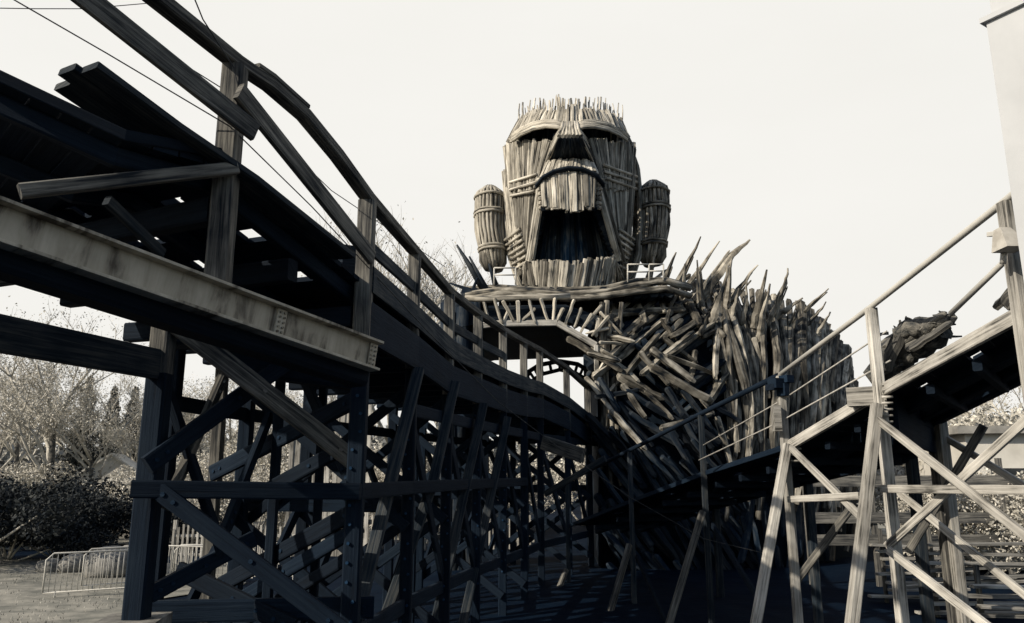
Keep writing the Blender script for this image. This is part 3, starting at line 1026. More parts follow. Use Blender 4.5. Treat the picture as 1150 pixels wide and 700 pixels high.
for c, mt in ((c1, 'stick'), (c2, 'log')):
    for f in (-.60, -.53, .33, .40, .80):
        rr = .615 if f > 0 else .56
        P = [c + V((math.cos(2 * PI * i / 14) * rr + (.22 if c.x < hx else -.22) * max(0, -f), math.sin(2 * PI * i / 14) * rr * 1.3, f * 1.55 + U(-.02, .02))) for i in range(15)]
        part('ear_lashing', M[mt], head, lambda m: m.tube(P, .055, 6, U(.8, 1.1)))
    s_ = 1 if c.x < hx else -1
    for dz in (-.9, .3, 1.1):
        part('ear_branch', M[mt], head, lambda m: m.log(c + V((s_ * .3, 0, dz)), c + V((s_ * 1.0, .1, dz + .1)), .1, .1, n=6))

# --- torso
RIDGE = [(665, 330), (738, 322), (760, 320), (800, 326), (850, 336), (895, 348), (925, 366), (945, 394), (957, 427), (963, 465), (962, 520), (955, 640)]


def ridge_y(px):
    for (a, b), (c, d) in zip(RIDGE, RIDGE[1:]):
        if a <= px <= c:
            return lerp(b, d, (px - a) / (c - a))
    return 330 if px < 665 else 470


def YT(px, py):
    u = max(0, (px - 672) / 291.0)
    v = max(0, (py - ridge_y(min(px, 962.9))) / 180.0)
    return 24.9 + 3.9 * min(1.15, u) ** 2.6 + 2.6 * max(0, 1 - v * 2.2) ** 2 - .5 * min(1, v)


def TP(px, py, o=0):
    return at(px, py, YT(px, py) - o)


def torsocore(m):
    cols = []
    pxs = [672 + i * (955 - 672) / 22 for i in range(23)]
    for px in pxs:
        r0 = ridge_y(px) + 10
        cl = []
        for j in range(11):
            py = lerp(r0, 730, (j / 10) ** 1.1)
            cl.append(at(px, py, YT(px, py) + .75))
        cols.append(cl)
    for a, b in zip(cols, cols[1:]):
        for j in range(10):
            m.face([a[j], a[j + 1], b[j + 1], b[j]])
    # top and outer side run back to the rear of the figure
    for a, b in zip(cols, cols[1:]):
        A, B = a[0], b[0]
        m.face([A, B, V((B.x, 34, B.z - .8)), V((A.x, 34, A.z - .8))])
        m.face([V((A.x, 34, A.z - .8)), V((B.x, 34, B.z - .8)), V((B.x, 34, -.5)), V((A.x, 34, -.5))])
    for cl in (cols[0], cols[-1]):
        for j in range(10):
            A, B = cl[j], cl[j + 1]
            m.face([A, B, V((A.x + .6, 34, B.z)), V((A.x + .6, 34, A.z))])


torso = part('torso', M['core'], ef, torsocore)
# side pier to the left of the arch, behind the handrail posts
part('arch_pier', M['logshade'], torso, lambda m: [m.log((U(-2.2, -1.1), U(24.4, 27), -.2), (U(-2.2, -1.1) - .1, U(24.4, 27), 8.6 + U(-.4, .3)), U(.14, .22), n=7) for _ in range(26)])


def ribs(m):
    n = 33
    for i in range(n):
        s_ = i / (n - 1)
        k_ = lerp(2.5, 8.7, s_)
        j = int(k_); f = k_ - j
        x0 = lerp(RIDGE[j][0], RIDGE[j + 1][0], f); y0 = lerp(RIDGE[j][1], RIDGE[j + 1][1], f)
        xb = lerp(818, 958, s_ ** .9) + U(-9, 9); yb = lerp(540, 620, s_) + U(-60, 25)
        o = U(-.1, .45)
        P = []
        ph, am = U(0, 6), U(.8, 4.2)
        for q in range(10):
            f2 = q / 9
            px = lerp(x0, xb, f2 ** .8) + 11 * math.sin(PI * f2) * (1 - s_) + am * math.sin(ph + f2 * 7) + U(-.8, .8)
            py = lerp(y0 - U(2, 9), yb, f2)
            P.append(TP(min(px, 961), py, o + .12 * math.sin(ph * 2 + f2 * 5)))
        r = U(.10, .205)
        prof = [(math.cos(t) * U(.8, 1.15), math.sin(t) * U(.7, 1.1)) for t in (0, 1.05, 2.1, 3.14, 4.2, 5.25)]
        m.sweep(P, prof, [(r * 1.15 * (1 - .3 * q / 9),) * 2 for q in range(10)], rnd.choice([U(.3, .65), U(.65, 1.3)]), U(0, 6), False, .09)
    # shorter loose staves lying over the ribs
    for i in range(24):
        px, py = U(800, 945), U(345, 500)
        if py < ridge_y(px) + 6: continue
        ln = U(45, 110)
        m.split(TP(px, py, .35), TP(min(px + U(-14, 22), 958), py + ln, .4), U(.08, .14), U(.06, .1), .02, U(.5, 1.35))


part('shoulder_ribs', M['log'], torso, ribs)


def deep(m):
    # dark underlayer of short crossing logs over the whole chest and side
    for i in range(230):
        px, py = U(680, 925), U(335, 690)
        if py < ridge_y(px) + 18: continue
        if px > 800 and py < 470 and rnd.random() < .7: continue
        ang = (U(-48, -28) if py < 400 or (px > 770 and py < 470) else U(28, 48) if py < 470 else U(42, 62)) if px < 830 else U(75, 105)
        ln = U(40, 85)
        dx, dy = math.cos(math.radians(ang)) * ln / 2, math.sin(math.radians(ang)) * ln / 2
        o = U(-.3, .15)
        a, b = TP(min(px - dx, 955), py - dy, o), TP(min(px + dx, 955), py + dy, o + U(-.25, .25))
        m.split(a, b, U(.1, .18), U(.08, .14), .02, U(.6, 1.6))


part('log_weave', M['logshade'], torso, deep)

# separate big logs across the chest (measured on the chest, tip to butt)
Z2 = lambda x, y: (650 + x / 2.5926, 250 + y / 2.5926)
big = [((45, 450), (245, 285), .15), ((140, 440), (225, 335), .14), ((185, 440), (325, 325), .13), ((255, 390), (390, 440), .13), ((215, 420), (375, 510), .16),
       ((120, 445), (235, 510), .17), ((245, 288), (278, 332), .12), ((272, 332), (358, 275), .13), ((352, 325), (402, 225), .13), ((410, 225), (395, 440), .13),
       ((340, 375), (330, 440), .10), ((95, 390), (180, 308), .13), ((160, 190), (195, 290), .17), ((95, 205), (120, 300), .15), ((100, 265), (302, 255), .17),
       ((290, 490), (420, 405), .14), ((375, 520), (432, 440), .14), ((140, 490), (225, 545), .15), ((50, 508), (170, 488), .10), ((60, 455), (112, 545), .12),
       ((360, 330), (412, 308), .11), ((210, 200), (300, 250), .14), ((300, 205), (350, 290), .15), ((230, 195), (250, 260), .12), ((280, 210), (255, 290), .11),
       ((330, 210), (420, 330), .12), ((150, 560), (290, 640), .13), ((200, 530), (330, 600), .13), ((240, 600), (380, 560), .12), ((300, 560), (410, 640), .13),
       ((90, 560), (190, 640), .12), ((330, 500), (470, 580), .13), ((60, 330), (150, 345), .12), ((30, 380), (110, 400), .11), ((180, 380), (260, 470), .11)]
for i in range(14):
    x, y = U(30, 420), U(200, 420)
    a_ = math.radians(U(-46, -30) if y < 370 or x > 300 else U(26, 40))
    l_ = U(110, 190)
    big.append(((x - l_ / 2 * math.cos(a_), y - l_ / 2 * math.sin(a_)), (x + l_ / 2 * math.cos(a_), y + l_ / 2 * math.sin(a_)), U(.09, .15)))
for i in range(24):   # slanting staves lower down the chest
    x, y = U(60, 380), U(480, 740)
    a_ = math.radians(U(42, 60)); l_ = U(80, 150)
    big.append(((x - l_ / 2 * math.cos(a_), y - l_ / 2 * math.sin(a_)), (x + l_ / 2 * math.cos(a_), y + l_ / 2 * math.sin(a_)), U(.08, .13)))
for i, (a, b, r) in enumerate(big):
    pa, pb = Z2(*a), Z2(*b)
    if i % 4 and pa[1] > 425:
        mt = 'logshade'  # shade low on the chest is put into the log colour
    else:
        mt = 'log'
    o = .35 + (i % 5) * .07
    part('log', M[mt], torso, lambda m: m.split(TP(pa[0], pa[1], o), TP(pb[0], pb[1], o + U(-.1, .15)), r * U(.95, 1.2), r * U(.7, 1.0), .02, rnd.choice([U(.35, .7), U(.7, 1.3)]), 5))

spk = [((355, 42), (290, 170), .17), ((410, 55), (322, 178), .16), ((500, 50), (445, 95), (370, 200), .24), ((345, 110), (352, 205), .13), ((445, 100), (435, 228), .16),
       ((440, 128), (395, 265), .16), ((520, 125), (448, 218), .17), ((490, 165), (480, 255), .12), ((548, 135), (515, 265), .17), ((555, 180), (535, 300), .15),
       ((610, 135), (598, 190), (572, 255), .16), ((652, 220), (598, 258), .15), ((727, 192), (668, 248), .12), ((720, 232), (690, 268), .11), ((733, 262), (708, 302), .1),
       ((225, 85), (208, 160), .13), ((285, 85), (243, 185), .16), ((310, 120), (300, 190), .11), ((585, 205), (560, 270), .13), ((468, 190), (455, 250), .13), ((640, 235), (628, 275), .12)]
for s_ in spk:
    r = s_[-1]
    pts = [Z2(*p) for p in s_[:-1]]
    dx_, dy_ = pts[-1][0] - pts[-2][0], pts[-1][1] - pts[-2][1]
    q_ = 16 / math.hypot(dx_, dy_)
    pts.append((pts[-1][0] + dx_ * q_, pts[-1][1] + dy_ * q_))

    def spike(m):
        P = []
        full = []
        for (a, b) in zip(pts, pts[1:]):
            for q in range(4):
                full.append((lerp(a[0], b[0], q / 4), lerp(a[1], b[1], q / 4)))
        full.append(pts[-1])
        bx, by = pts[-1]
        Yb = YT(bx, by) - .2
        nn = len(full)
        bend = U(-.008, .008)
        for i, (x, y) in enumerate(full):
            f = i / (nn - 1)
            P.append(at(x, y, Yb - .35 * (1 - f)) + V((U(-1, 1), 0, U(-1, 1))) * .03 + V((bend * math.sin(PI * f) * 5, 0, 0)))
        sc = [((max(.03, .82 * r * min(1, (.22 + 1.6 * i / (nn - 1)))),) * 2) for i in range(nn)]
        prof = [(math.cos(t) * U(.75, 1.1), math.sin(t) * U(.6, 1.1)) for t in (0, 1.2, 2.3, 3.3, 4.2, 5.2)]
        m.sweep(P, prof, sc, U(.75, 1.2), U(0, 6), False, .12)
        # splinters bundled against the spike
        for _ in range(2):
            f = rnd.randrange(1, max(2, nn // 2 + 1))
            off = V((U(-1, 1), U(-.6, .2), U(-.5, .5))) * r * .8
            m.split(P[-1] + off, P[f] + off * U(.4, 1.3), r * .5, r * .22, .01, U(.6, 1.3), 4)
    part('spike', M['log'], torso, spike)
for a, b, r in (((513, 275), (546, 328), .18), ((527, 288), (550, 332), .12), ((536, 312), (528, 335), .1), ((505, 318), (540, 330), .1), ((549, 296), (558, 325), .12)):
    part('spike', M['logshade'], torso, lambda m: m.sweep([at(*a, 25.2), at(*b, 25.6)], ring(7), [(.03, .03), (r, r)], 1, 0, True, .1))

# collar: fat logs round the base of the head
def collar(m):
    for q, (dy, r, Y) in enumerate(((0, .13, 24.8), (6, .12, 24.7), (-4, .11, 25.2))):
        P = [at(x, y + dy, Y + .4 * abs(x - 640) / 100) + V((0, 0, U(-.05, .05))) for x, y in ((523, 330), (560, 326), (600, 328), (640, 330), (680, 328), (715, 320), (748, 317), (776, 326))]
        m.tube(P, r, 8, U(.8, 1.1), .14, r * .9)


part('collar_log', M['log'], torso, collar)
# shelf the head stands on
part('collar_shelf', M['logshade'], torso, lambda m: [m.log(at(525 + i * 9.5, 329, 25.2), at(525 + i * 9.5, 329, 25.2) + V((U(-.2, .2), 6.5, .2)), .2, n=6) for i in range(25)])

# arch: truss, portal frame, ceiling, walls, far arch
Z4 = lambda x, y: (500 + x / 3.5, 280 + y / 3.5)
YA = 24.4
por = [Z4(150, 300), Z4(205, 293), Z4(440, 290), Z4(592, 378), Z4(598, 560)]


def portal(m):
    P = [at(*p, YA) for p in por]
    for a, b in zip(P, P[1:]):
        m.beam(a, b, .14, .2, .95)


part('arch_frame', M['pale'], torso, portal)


def truss(m):
    m.log(at(*Z4(80, 196), YA), at(*Z4(490, 186), YA), .11, .1, .01, 7, .9)
    for a, b in (((150, 205), (175, 300)), ((195, 195), (220, 285)), ((228, 205), (270, 285)), ((250, 240), (230, 288)), ((285, 205), (288, 285)), ((330, 200), (352, 285)), ((352, 235), (305, 280)),
                 ((375, 195), (405, 285)), ((432, 195), (425, 285)), ((465, 235), (440, 285)), ((505, 200), (472, 292)), ((535, 235), (508, 305)), ((612, 222), (545, 302)), ((640, 265), (580, 335)),
                 ((600, 275), (595, 340)), ((640, 310), (560, 330)), ((610, 365), (690, 370)), ((610, 250), (690, 330)), ((620, 400), (690, 440)), ((640, 420), (610, 470)), ((575, 255), (530, 330))):
        m.split(at(*Z4(*a), YA - .1 + U(-.1, .1)), at(*Z4(*b), YA - .05 + U(-.1, .1)), .075, .06, .01, U(.9, 1.4))


part('arch_truss', M['stick'], torso, truss)
# slope boards behind the truss
part('arch_board', M['logshade'], torso, lambda m: m.polybeam([at(*Z4(170, 255), YA + .4), at(*Z4(470, 250), YA + .4), at(*Z4(610, 300), YA + .4)], .1, .55, .8))


def ceiling(m):
    a = [at(*p, YA + .05) for p in por]
    a[0] = V((-2.0, YA, a[1].z - .3)); 
    b = []
    for i, p in enumerate(a):
        b.append(V((p.x + (-.6, -.3, 1.0, 1.0, 1.0)[i], 33.5, p.z + (0, .1, .2, 1.0, 0)[i])))
    a[4].z = b[4].z = -.2
    for i in range(4):
        n_ = 9
        for q in range(n_):
            f0, f1 = q / n_, (q + 1.0) / n_
            m.face([a[i].lerp(a[i + 1], f0), b[i].lerp(b[i + 1], f0), b[i].lerp(b[i + 1], f1), a[i].lerp(a[i + 1], f1)], U(.6, 1.1))
            up = V((0, 0, .12)) if i < 3 else V((.12, 0, 0))
            m.face([p + up for p in (a[i].lerp(a[i + 1], f0), a[i].lerp(a[i + 1], f1), b[i].lerp(b[i + 1], f1), b[i].lerp(b[i + 1], f0))], U(.6, 1.1))


part('tunnel_lining', M['shadewood'], torso, ceiling)


def far_arch(m):
    A = [at(*Z4(x, y), 33.0) for x, y in ((315, 520), (330, 480), (370, 455), (450, 440), (520, 452), (565, 478), (585, 530))]
    B = [at(*Z4(x, y), 33.0) for x, y in ((328, 540), (350, 510), (385, 490), (450, 474), (510, 485), (548, 508), (565, 545))]
    m.tube(A, .1, 6, .8); m.tube(B, .1, 6, .8)
    for i in range(7):
        m.tube([A[i], B[i]], .07, 6, .8)
        if i < 6:
            m.tube([A[i].lerp(A[i + 1], .5), B[i].lerp(B[i + 1], .5)], .07, 6, .8)


part('far_arch', M['logshade'], torso, far_arch)
# outer cladding of the arch flank (left face of the torso) seen through the posts
part('flank_logs', M['log'], torso, lambda m: [m.log(at(600 + U(70, 92), U(335, 560), 24.6), at(600 + U(70, 100), U(335, 560), 24.7), .09, .08, .03, 7, U(.5, 1.1)) for _ in range(22)])
# little safety rails at the foot of the head
def rails(x0, x1, y0, y1):
    def fn(m):
        for x in (x0, x1):
            m.tube([at(x, y0, 25.1), at(x, y1 + 3, 25.1)], .03, 6, 1)
        for y in (y0, (y0 + y1) / 2):
            m.tube([at(x0, y, 25.1), at(x1, y, 25.1)], .028, 6, 1)
    return fn


part('safety_rail', M['pipe'], torso, rails(555, 579, 301, 317))
part('safety_rail', M['pipe'], torso, rails(705, 729, 297, 314))
part('safety_rail', M['pipe'], torso, rails(729, 745, 297, 312))

# ------------------------------------------------------------------ trees
def bare_tree(seed, h, spread, leaves, name, label, twig_mat, leaf_mat, trunk_r=.2):
    r_ = random.Random(seed)
    t = thing(name, (0, 0, 0), label, 'tree')
    tm, bm_, lm = MB(), MB(), MB()
    tips = []

    def grow(p, d, ln, rad, depth):
        P = [p]
        n_ = 4
        for i in range(n_):
            d = (d + V((r_.uniform(-1, 1), r_.uniform(-1, 1), r_.uniform(-.2, .6))) * .16).normalized()
            P.append(P[-1] + d * ln / n_)
        (tm if depth == 0 else bm_).tube(P, rad, 6 if depth < 2 else 3, r_.uniform(.7, 1.2), 0, rad * (.55 if depth else .45))
        if depth >= 3:
            tips.extend(P[1:])
        if depth == 4: return
        k_ = (7, 5, 4, 4)[depth]
        for i in range(k_):
            f = r_.uniform(.35, 1.0)
            idx = min(int(f * n_), n_ - 1)
            q = P[idx].lerp(P[idx + 1], f * n_ - idx)
            a = r_.uniform(0, 2 * PI)
            side = V((math.cos(a), math.sin(a), r_.uniform(.1, .7))) * spread
            nd = (d * .7 + side).normalized()
            grow(q, nd, ln * r_.uniform(.45, .7), rad * .45, depth + 1)

    grow(V((0, 0, -.2)), V((0, 0, 1)), h * .52, trunk_r, 0)
    for _ in range(leaves):
        p = r_.choice(tips)
        lm.leaf(p + V((r_.gauss(0, .25), r_.gauss(0, .25), r_.gauss(0, .25))), r_.uniform(.035, .085), r_.random())
    tm.build('trunk', M['bark'], t)
    cr_ = bm_.build('branches', twig_mat, t)
    if leaves:
        lm.build('crown', leaf_mat, t)
    return t


def conifer(seed, h, name, label):
    r_ = random.Random(seed)
    t = thing(name, (0, 0, 0), label, 'tree')
    m = MB(); m.tube([V((0, 0, -.2)), V((0, 0, h * .5)), V((.1, 0, h))], .22, 7, 1, 0, .03); m.build('trunk', M['bark'], t)
    m = MB()
    for k_ in range(5200):
        f = r_.random() ** .8
        z = h * (.12 + .88 * f)
        tier = .75 + .25 * math.sin(f * 40)
        R = (1 - f) * h * .26 * tier + .12
        a = r_.uniform(0, 2 * PI)
        lobes = .75 + .35 * math.sin(a * 5 + f * 23)
        q = math.sqrt(r_.random()) * R * lobes
        m.leaf((q * math.cos(a), q * math.sin(a), z - q * .35), r_.uniform(.12, .26), r_.random())
    m.build('crown', M['leafdark'], t)
    return t


def bush(seed, R, h, n_, name, label, cat, mat):
    r_ = random.Random(seed)
    t = thing(name, (0, 0, 0), label, cat)
    m = MB()
    cl = [(r_.gauss(0, R * .45), r_.gauss(0, R * .3), r_.uniform(.25, .8) * h, r_.uniform(.3, .5) * R) for _ in range(9)]
    for _ in range(n_):
        c = r_.choice(cl)
        d = V((r_.gauss(0, 1), r_.gauss(0, 1), r_.gauss(0, 1))).normalized() * c[3] * r_.random() ** .4
        p = V((c[0], c[1], c[2])) + d
        if p.z < 0: p.z = -p.z * .5
        m.leaf(p, r_.uniform(.035, .09), min(1, max(0, r_.gauss(.5, .25))))
    m.build('foliage', mat, t)
    m = MB()
    for c in cl:
        m.log((0, 0, -.1), (c[0], c[1], c[2]), .05, .02, n=5)
    m.build('stems', M['twig'], t)
    return t


def put(o, px, Y, rz=0, sc=1.0, label=None, group=None, copy=True):
    c = copy_tree(o) if copy else o
    p = at(px, 540, Y)
    c.location = (p.x, Y, hgt(p.x, Y)); c.rotation_euler = (0, 0, rz); c.scale = (sc,) * 3
    if label: c['label'] = label
    if group: c['group'] = group
    return c


B1 = bare_tree(3, 12, .75, 7000, 'bare_tree', 'thin bare tree with pale twigs at the far left edge beyond the hedge', M['twig'], M['leaf'])
B2 = bare_tree(5, 12.5, .65, 5500, 'bare_tree', 'forked bare tree', M['twig'], M['leaf'], .26)
B3 = bare_tree(8, 16, .6, 700, 'bare_tree', 'tall bare tree', M['twig'], M['leaf'], .22)
C1 = conifer(4, 10, 'conifer_tree', 'dark pointed conifer')
G1 = bush(2, 2.3, 2.6, 11000, 'shrub', 'shrub', 'shrub', M['hedge'])
G2 = bush(6, 2.6, 4.0, 12000, 'shrub', 'pale shrub', 'shrub', M['leaf'])
GT = 'bare trees beyond the hedges'
put(B1, 20, 44, 0, 1.0, 'thin bare tree with pale twigs standing at the far left edge beyond the hedge', GT, False)
put(B2, 52, 40, 1, .98, 'forked bare tree second from the left edge, behind the dark hedge', GT, False)
put(B3, 442, 46, 0, 1.35, 'tall bare tree whose top twigs show above the dark handrail', GT, False)
put(C1, 88, 56, 0, .93, 'dark conifer standing tallest of the pointed trees behind the bare trees', 'conifers beyond the hedges', False)
for px, Y, rz, sc, lb in ((105, 42, 2.2, .82, 'slender bare tree between the dark conifers and the white hut'), (-15, 50, 4, 1.1, 'bare tree cut by the left picture edge'),
                          (232, 52, .7, .9, 'bare tree seen under the steel girder left of the cross brace'), (292, 47, 3.1, .85, 'bare tree seen inside the upper fork of the cross braces'),
                          (352, 60, 5.2, .95, 'bare tree far behind the plank palisade')):
    put(B1, px, Y, rz, sc, lb, GT)
for px, Y, rz, sc, lb in ((158, 50, 1.5, .8, 'bare tree partly behind the leftmost trestle post'), (268, 58, 2.5, .85, 'broad bare tree in the gap beside the second trestle post')):
    put(B2, px, Y, rz, sc, lb, GT)
for px, Y, rz, sc, lb in ((385, 50, 2, 1.4, 'tall bare tree left of the one over the handrail'), (487, 52, 4, 1.35, 'tall bare tree rising beside the effigy spikes')):
    put(B3, px, Y, rz, sc, lb, GT)
for px, Y, rz, sc, lb in ((118, 60, 1, .88, 'dark conifer with a narrow tip, middle of three'), (142, 58, 2, .86, 'dark conifer nearest the leftmost trestle post'), (205, 62, 4, .8, 'dark conifer just right of the leftmost trestle post')):
    put(C1, px, Y, rz, sc, lb, 'conifers beyond the hedges')
put(G1, 20, 27, 0, 1.0, 'dark shrub in the hedge bank at the left picture edge', 'dark shrubs beyond the lawn', False)
for i, (px, Y, sc, lb) in enumerate(((75, 27.5, .7, 'dark rounded shrub behind the path, second from the left edge'), (118, 29, 1.0, 'low dark shrub behind the crowd barrier'), (-30, 25, 1.1, 'large dark shrub cut by the left picture edge'),
                                     (45, 32, 1.25, 'tall dark shrub in the back row of the hedge bank'), (100, 33, .85, 'dark back-row shrub below the conifers'),
                                     (215, 30, .7, 'dark shrub between the first two trestle posts'), (0, 34, .9, 'dark back-row shrub at the left edge below the bare trees'))):
    put(G1, px, Y, i * 1.3, sc, lb, 'dark shrubs beyond the lawn')
put(G2, 140, 39, 0, .9, 'pale dry shrub behind the white hut', 'pale dry shrubs', False)
for i, (px, Y, sc, lb) in enumerate(((235, 36, 1.0, 'pale dry shrub under the crossing of the big braces'), (290, 34, .9, 'pale dry shrub seen between the inner trestle posts'), (15, 40, .9, 'pale dry shrub at the feet of the left bare trees'),
                                     (70, 41, .95, 'pale dry shrub between the bare trunks'), (450, 37, 1.1, 'pale dry shrub glimpsed through the middle trestle'), (320, 38, 1.2, 'pale dry shrub left of the plank palisade'), (255, 40, 1.3, 'tall pale dry shrub between hut and plank palisade'), (205, 38, 1.1, 'pale dry shrub right beside the leftmost trestle post'), (480, 34, 1.1, 'pale dry shrub behind the raking legs'),
                                     (520, 39, 1.1, 'pale dry shrub glimpsed left of the arch'), (580, 41, 1.0, 'pale dry shrub glimpsed below the arch'),
                                     (1075, 30, 1.5, 'tall pale shrub beneath the right deck'), (1125, 33, 1.5, 'tall pale shrub at the right picture edge'), (1020, 36, 1.3, 'pale shrub between the right legs'), (1085, 23.5, .8, 'pale shrub in front of the flat-roofed pavilion, nearer the tall legs'), (1150, 23, .85, 'pale shrub in front of the pavilion at the right picture edge'), (1040, 24, .7, 'low pale shrub behind the narrow board stack'),
                                     (655, 44, 1.3, 'pale shrub just visible through the arch'))):
    put(G2, px, Y, i * 1.1, sc, lb, 'pale dry shrubs')
for px, Y, rz, sc, lb in ((1090, 48, 1, .8, 'bare tree behind the right deck'), (1150, 44, 3, .85, 'bare tree at the right picture edge')):
    put(B2, px, Y, rz, sc, lb, 'bare trees beyond the right track')
# far woods: one mass
m = MB()
for _ in range(30000):
    a = U(-75, 75); Y = U(78, 112)
    x = a * Y / 78
    top = 6.2 + 1.6 * math.sin(x * .21) + 1.3 * math.sin(x * .53 + 1) + .8 * math.sin(x * 1.3)
    m.leaf((x, Y, hgt(x, Y) - .5 + top * rnd.random() ** .75), U(.25, .6), min(1, max(0, rnd.gauss(.5, .25))))
tag(m.build('distant_woods', M['woods']), 'far wood edge', 'woods', None, 'stuff')

# ------------------------------------------------------------------ left-hand grounds
def barrier(label, c, rz, w_=2.2):
    t = thing('crowd_barrier', c, label, 'barrier', 'crowd barriers on the lawn')
    t.rotation_euler = (0, 0, rz)
    O = V(c)
    m = MB()
    h = 1.1
    P = [V((-w_ / 2, 0, .18)), V((-w_ / 2, 0, h - .15)), V((-w_ / 2 + .15, 0, h)), V((w_ / 2 - .15, 0, h)), V((w_ / 2, 0, h - .15)), V((w_ / 2, 0, .18)), V((-w_ / 2, 0, .18))]
    m.tube([p + O for p in P], .022, 6, 1); m.build('frame', M['pipe'], t)
    m = MB()
    for i in range(1, 18):
        x = -w_ / 2 + w_ * i / 18
        m.tube([O + V((x, 0, .18)), O + V((x, 0, h))], .010, 5, 1)
    m.build('bars', M['pipe'], t)
    for s_ in (-1, 1):
        m = MB(); x = s_ * w_ * .38
        m.tube([O + V((x, 0, .2)), O + V((x, 0, .02))], .022, 6, 1)
        m.tube([O + V((x, -.3, .02)), O + V((x, .3, .02))], .02, 6, 1)
        m.build('foot', M['pipe'], t)
    return t


for (px, Y, rz, lb) in ((112, 20, .5, 'grey steel crowd barrier standing alone on the lawn left of the concrete pier'), (148, 21.5, 0.7, 'crowd barrier behind the concrete pier, angled away'), (205, 22, -.2, 'crowd barrier seen between the first and second trestle posts'),
                        (243, 22.5, .1, 'crowd barrier right behind the second trestle post'), (300, 23, .0, 'crowd barrier in front of the plank palisade')):
    p = at(px, 600, Y)
    barrier(lb, (p.x, Y, hgt(p.x, Y)), rz)


def picket(label, x0, x1, Y, h, gap=.16, mat='pale'):
    t = thing('picket_fence', ((x0 + x1) / 2, Y, 0), label, 'fence', 'pale fences behind the trestle')
    part('pickets', M[mat], t, lambda m: [m.beam((x0 + i * gap, Y, .05), (x0 + i * gap, Y + U(-.02, .02), h + U(-.08, .08)), .07, .03, U(.7, 1.2)) for i in range(int((x1 - x0) / gap))])
    part('fence_rail', M[mat], t, lambda m: [m.beam((x0, Y + .04, z), (x1, Y + .04, z), .05, .09) for z in (.35, h - .3)])
    for i in range(int((x1 - x0) / 2.4) + 1):
        x = x0 + i * 2.4
        part('fence_post', M[mat], t, lambda m: m.beam((x, Y + .1, -.2), (x, Y + .1, h + .2), .12, .12))


picket('pale picket fence on the grass between the leftmost trestle posts', at(195, 600, 26).x, at(335, 600, 26).x, 26, 1.25)
picket('long pale picket fence deep behind the middle of the trestle', at(340, 600, 31).x, at(600, 600, 31).x, 31, 1.3)

pal = thing('plank_palisade', (at(360, 500, 29).x, 29, 0), 'tall pale wall of rough upright planks behind the trestle', 'wall')


def palis(m):
    x0, x1 = at(328, 500, 29).x, at(418, 500, 29).x
    x = x0
    while x < x1:
        w_ = U(.16, .34)
        m.beam((x, 29 + U(-.05, .05), -.1), (x + U(-.06, .06), 29 + U(-.05, .05), 5.5 + U(-.5, .35)), w_, .06, U(.55, 1.2))
        x += w_ * U(1.0, 1.12)


part('planks', M['pale'], pal, palis)
for z in (1.2, 3.2, 4.9):
    part('wall_rail', M['grey'], pal, lambda m: m.beam((at(326, 500, 29).x, 29.12, z), (at(420, 500, 29).x, 29.12, z), .1, .16))


def hut(name, label, cat, px, Y, w_, d_, h, rz, wall, roofm, gable=True):
    p = at(px, 550, Y); z0 = hgt(p.x, Y)
    t = thing(name, (p.x, Y, z0), label, cat)
    t.rotation_euler = (0, 0, rz)
    O = V((p.x, Y, z0))
    m = MB(); m.box(O + V((0, 0, h / 2)), (w_, d_, h))
    if gable:
        for s_ in (-1, 1):
            tri = [O + V((-w_ / 2, s_ * d_ / 2, h)), O + V((w_ / 2, s_ * d_ / 2, h)), O + V((0, s_ * d_ / 2, h + w_ * .35))]
            m.face(tri if s_ < 0 else tri[::-1])
    m.build('wall', wall, t)
    m = MB()
    if gable:
        for s_ in (-1, 1):
            a = O + V((s_ * (w_ / 2 + .2), 0, h - .12)); b = O + V((0, 0, h + w_ * .35 + .05))
            m.sweep([a, b], [(-1, -1), (1, -1), (1, 1), (-1, 1)], (d_ / 2 + .2, .05), 1)
    else:
        m.box(O + V((0, 0, h + .12)), (w_ + .7, d_ + .7, .24))
    m.build('roof', roofm, t)
    m = MB(); m.box(O + V((w_ * .15, -d_ / 2 - .01, h * .42)), (w_ * .22, .06, h * .78)); m.build('door', M['mid'], t)
    for x in (-.3, .38):
        fr = MB(); fr.box(O + V((x * w_, -d_ / 2 - .01, h * .58)), (w_ * .2, .05, h * .32)); fo = fr.build('window', M['glass'], t)
        sl = MB(); sl.box(O + V((x * w_, -d_ / 2 - .06, h * .40)), (w_ * .24, .12, .06)); sl.build('sill', M['white'], fo)
    return t


hut('garden_hut', 'low white hut with a pale gable roof under the conifers', 'hut', 128, 46, 5.0, 3.6, 2.2, .3, M['render'], M['render'])
hut('garden_hut', 'small dark hut with a pointed roof next to the white hut', 'hut', 152, 42, 1.7, 1.7, 2.0, .1, M['mid'], M['bark'])
hut('pavilion', 'pale flat-roofed pavilion behind the right-hand legs', 'building', 1165, 27, 6.5, 5, 4.2, -.12, M['render'], M['roof'], False)
hut('storage_shed', 'grey flat-roofed shed seen between trestle posts behind the picket fence', 'shed', 205, 40, 5.5, 3.5, 2.5, .1, M['concrete'], M['render'], False)

# stacked boulders beside the path
def boulder(label, px, Y, r):
    m = MB(); p = at(px, 600, Y); c = V((p.x, Y, hgt(p.x, Y) + r * .35))
    P = [c + V((0, 0, r * z)) for z in (-.5, -.2, .15, .5, .7)]
    m.sweep(P, ring(9), [(r * a * U(.9, 1.3), r * a * U(.8, 1.1)) for a in (.7, 1, 1.05, .8, .35)], U(.8, 1.3), U(0, 6), True, .16)
    tag(m.build('boulder', M['concrete']), label, 'boulder', 'boulders edging the lawn')


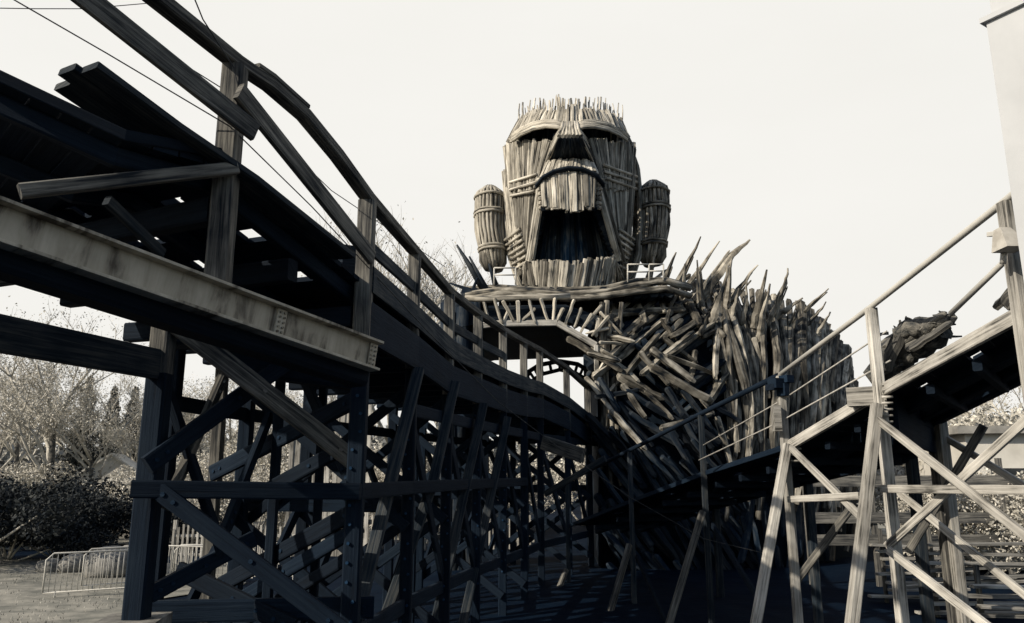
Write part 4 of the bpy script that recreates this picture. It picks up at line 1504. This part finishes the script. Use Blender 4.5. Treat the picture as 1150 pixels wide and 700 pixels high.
boulder('flat pale boulder at the lawn edge below the white hut', 128, 24, .8)
boulder('rounded boulder at the lawn edge beside the crowd barrier', 88, 24.5, .5)
boulder('small boulder at the foot of the dark shrubs', 62, 24.2, .38)
boulder('boulder close behind the leftmost trestle post', 150, 25.5, .7)

# right-hand ground: stacks of pale boards and log rails
def timber_stack(label, px, Y, n_, ln, rz):
    p = at(px, 620, Y)
    t = thing('timber_stack', (p.x, Y, 0), label, 'timber stack', 'timber stacks by the right track')
    for i in range(n_):
        z = .12 + i * .17
        c = V((p.x + U(-.2, .2), Y + U(-.06, .06), z)); a = rz + U(-.12, .12)
        d = V((math.cos(a), math.sin(a), U(-.01, .01))) * ln / 2 * U(.85, 1.05)
        part('board', M['pale'], t, lambda m: m.beam(c - d, c + d + V((0, 0, U(-.12, .12))), .2, .06, U(.4, 1.1)))
    for s_ in (-1, 1):
        d = V((math.cos(rz), math.sin(rz), 0)) * ln * .36 * s_
        part('stake', M['grey'], t, lambda m: m.beam(V((p.x, Y + .16, -.1)) + d, V((p.x, Y + .16, n_ * .17 + .3)) + d, .08, .08))


timber_stack('tall stack of pale boards on the ground beyond the right-hand legs', 1110, 17, 9, 3.4, .1)
timber_stack('low stack of pale boards beside the far right post', 1160, 14.5, 6, 2.6, -.1)
timber_stack('narrow stack of boards between the tall pale posts', 1030, 19, 8, 2.2, .05)

bf = thing('board_fence', (at(1050, 520, 22).x, 22, 0), 'low fence of wide horizontal boards behind the right track legs', 'fence')
x0, x1 = at(905, 540, 22).x, at(1200, 540, 22).x
part('boards', M['grey'], bf, lambda m: [m.beam((x0, 22, z), (x1, 22, z + U(-.03, .03)), .05, .3, U(.8, 1.3)) for z in (1.15, 1.75, 2.75)])
for i in range(5):
    x = lerp(x0, x1, i / 4)
    part('fence_post', M['grey'], bf, lambda m: m.beam((x, 22.1, -.2), (x, 22.1, 3.4), .14, .14))

# grass tufts and leaf litter on the lawn by the barrier
m = MB()
for _ in range(6000):
    x, y = U(-22, -8.6), U(13, 27)
    if 16.3 < y < 18.2 and x < -12: continue
    if math.sin(x * 1.7) + math.sin(y * 2.3 + x) < U(-1.6, .9): continue
    b = V((x, y, hgt(x, y) + .03)); a = U(0, 6.3); h_ = U(.03, .09)
    d = V((math.cos(a), math.sin(a), 0))
    m.face([b - d * .012, b + d * .012, b + V((U(-.05, .05), U(-.05, .05), h_))], rnd.random())
tag(m.build('grass_tufts', M['woods']), 'rough winter grass tufts on the lawn', 'grass', None, 'stuff')
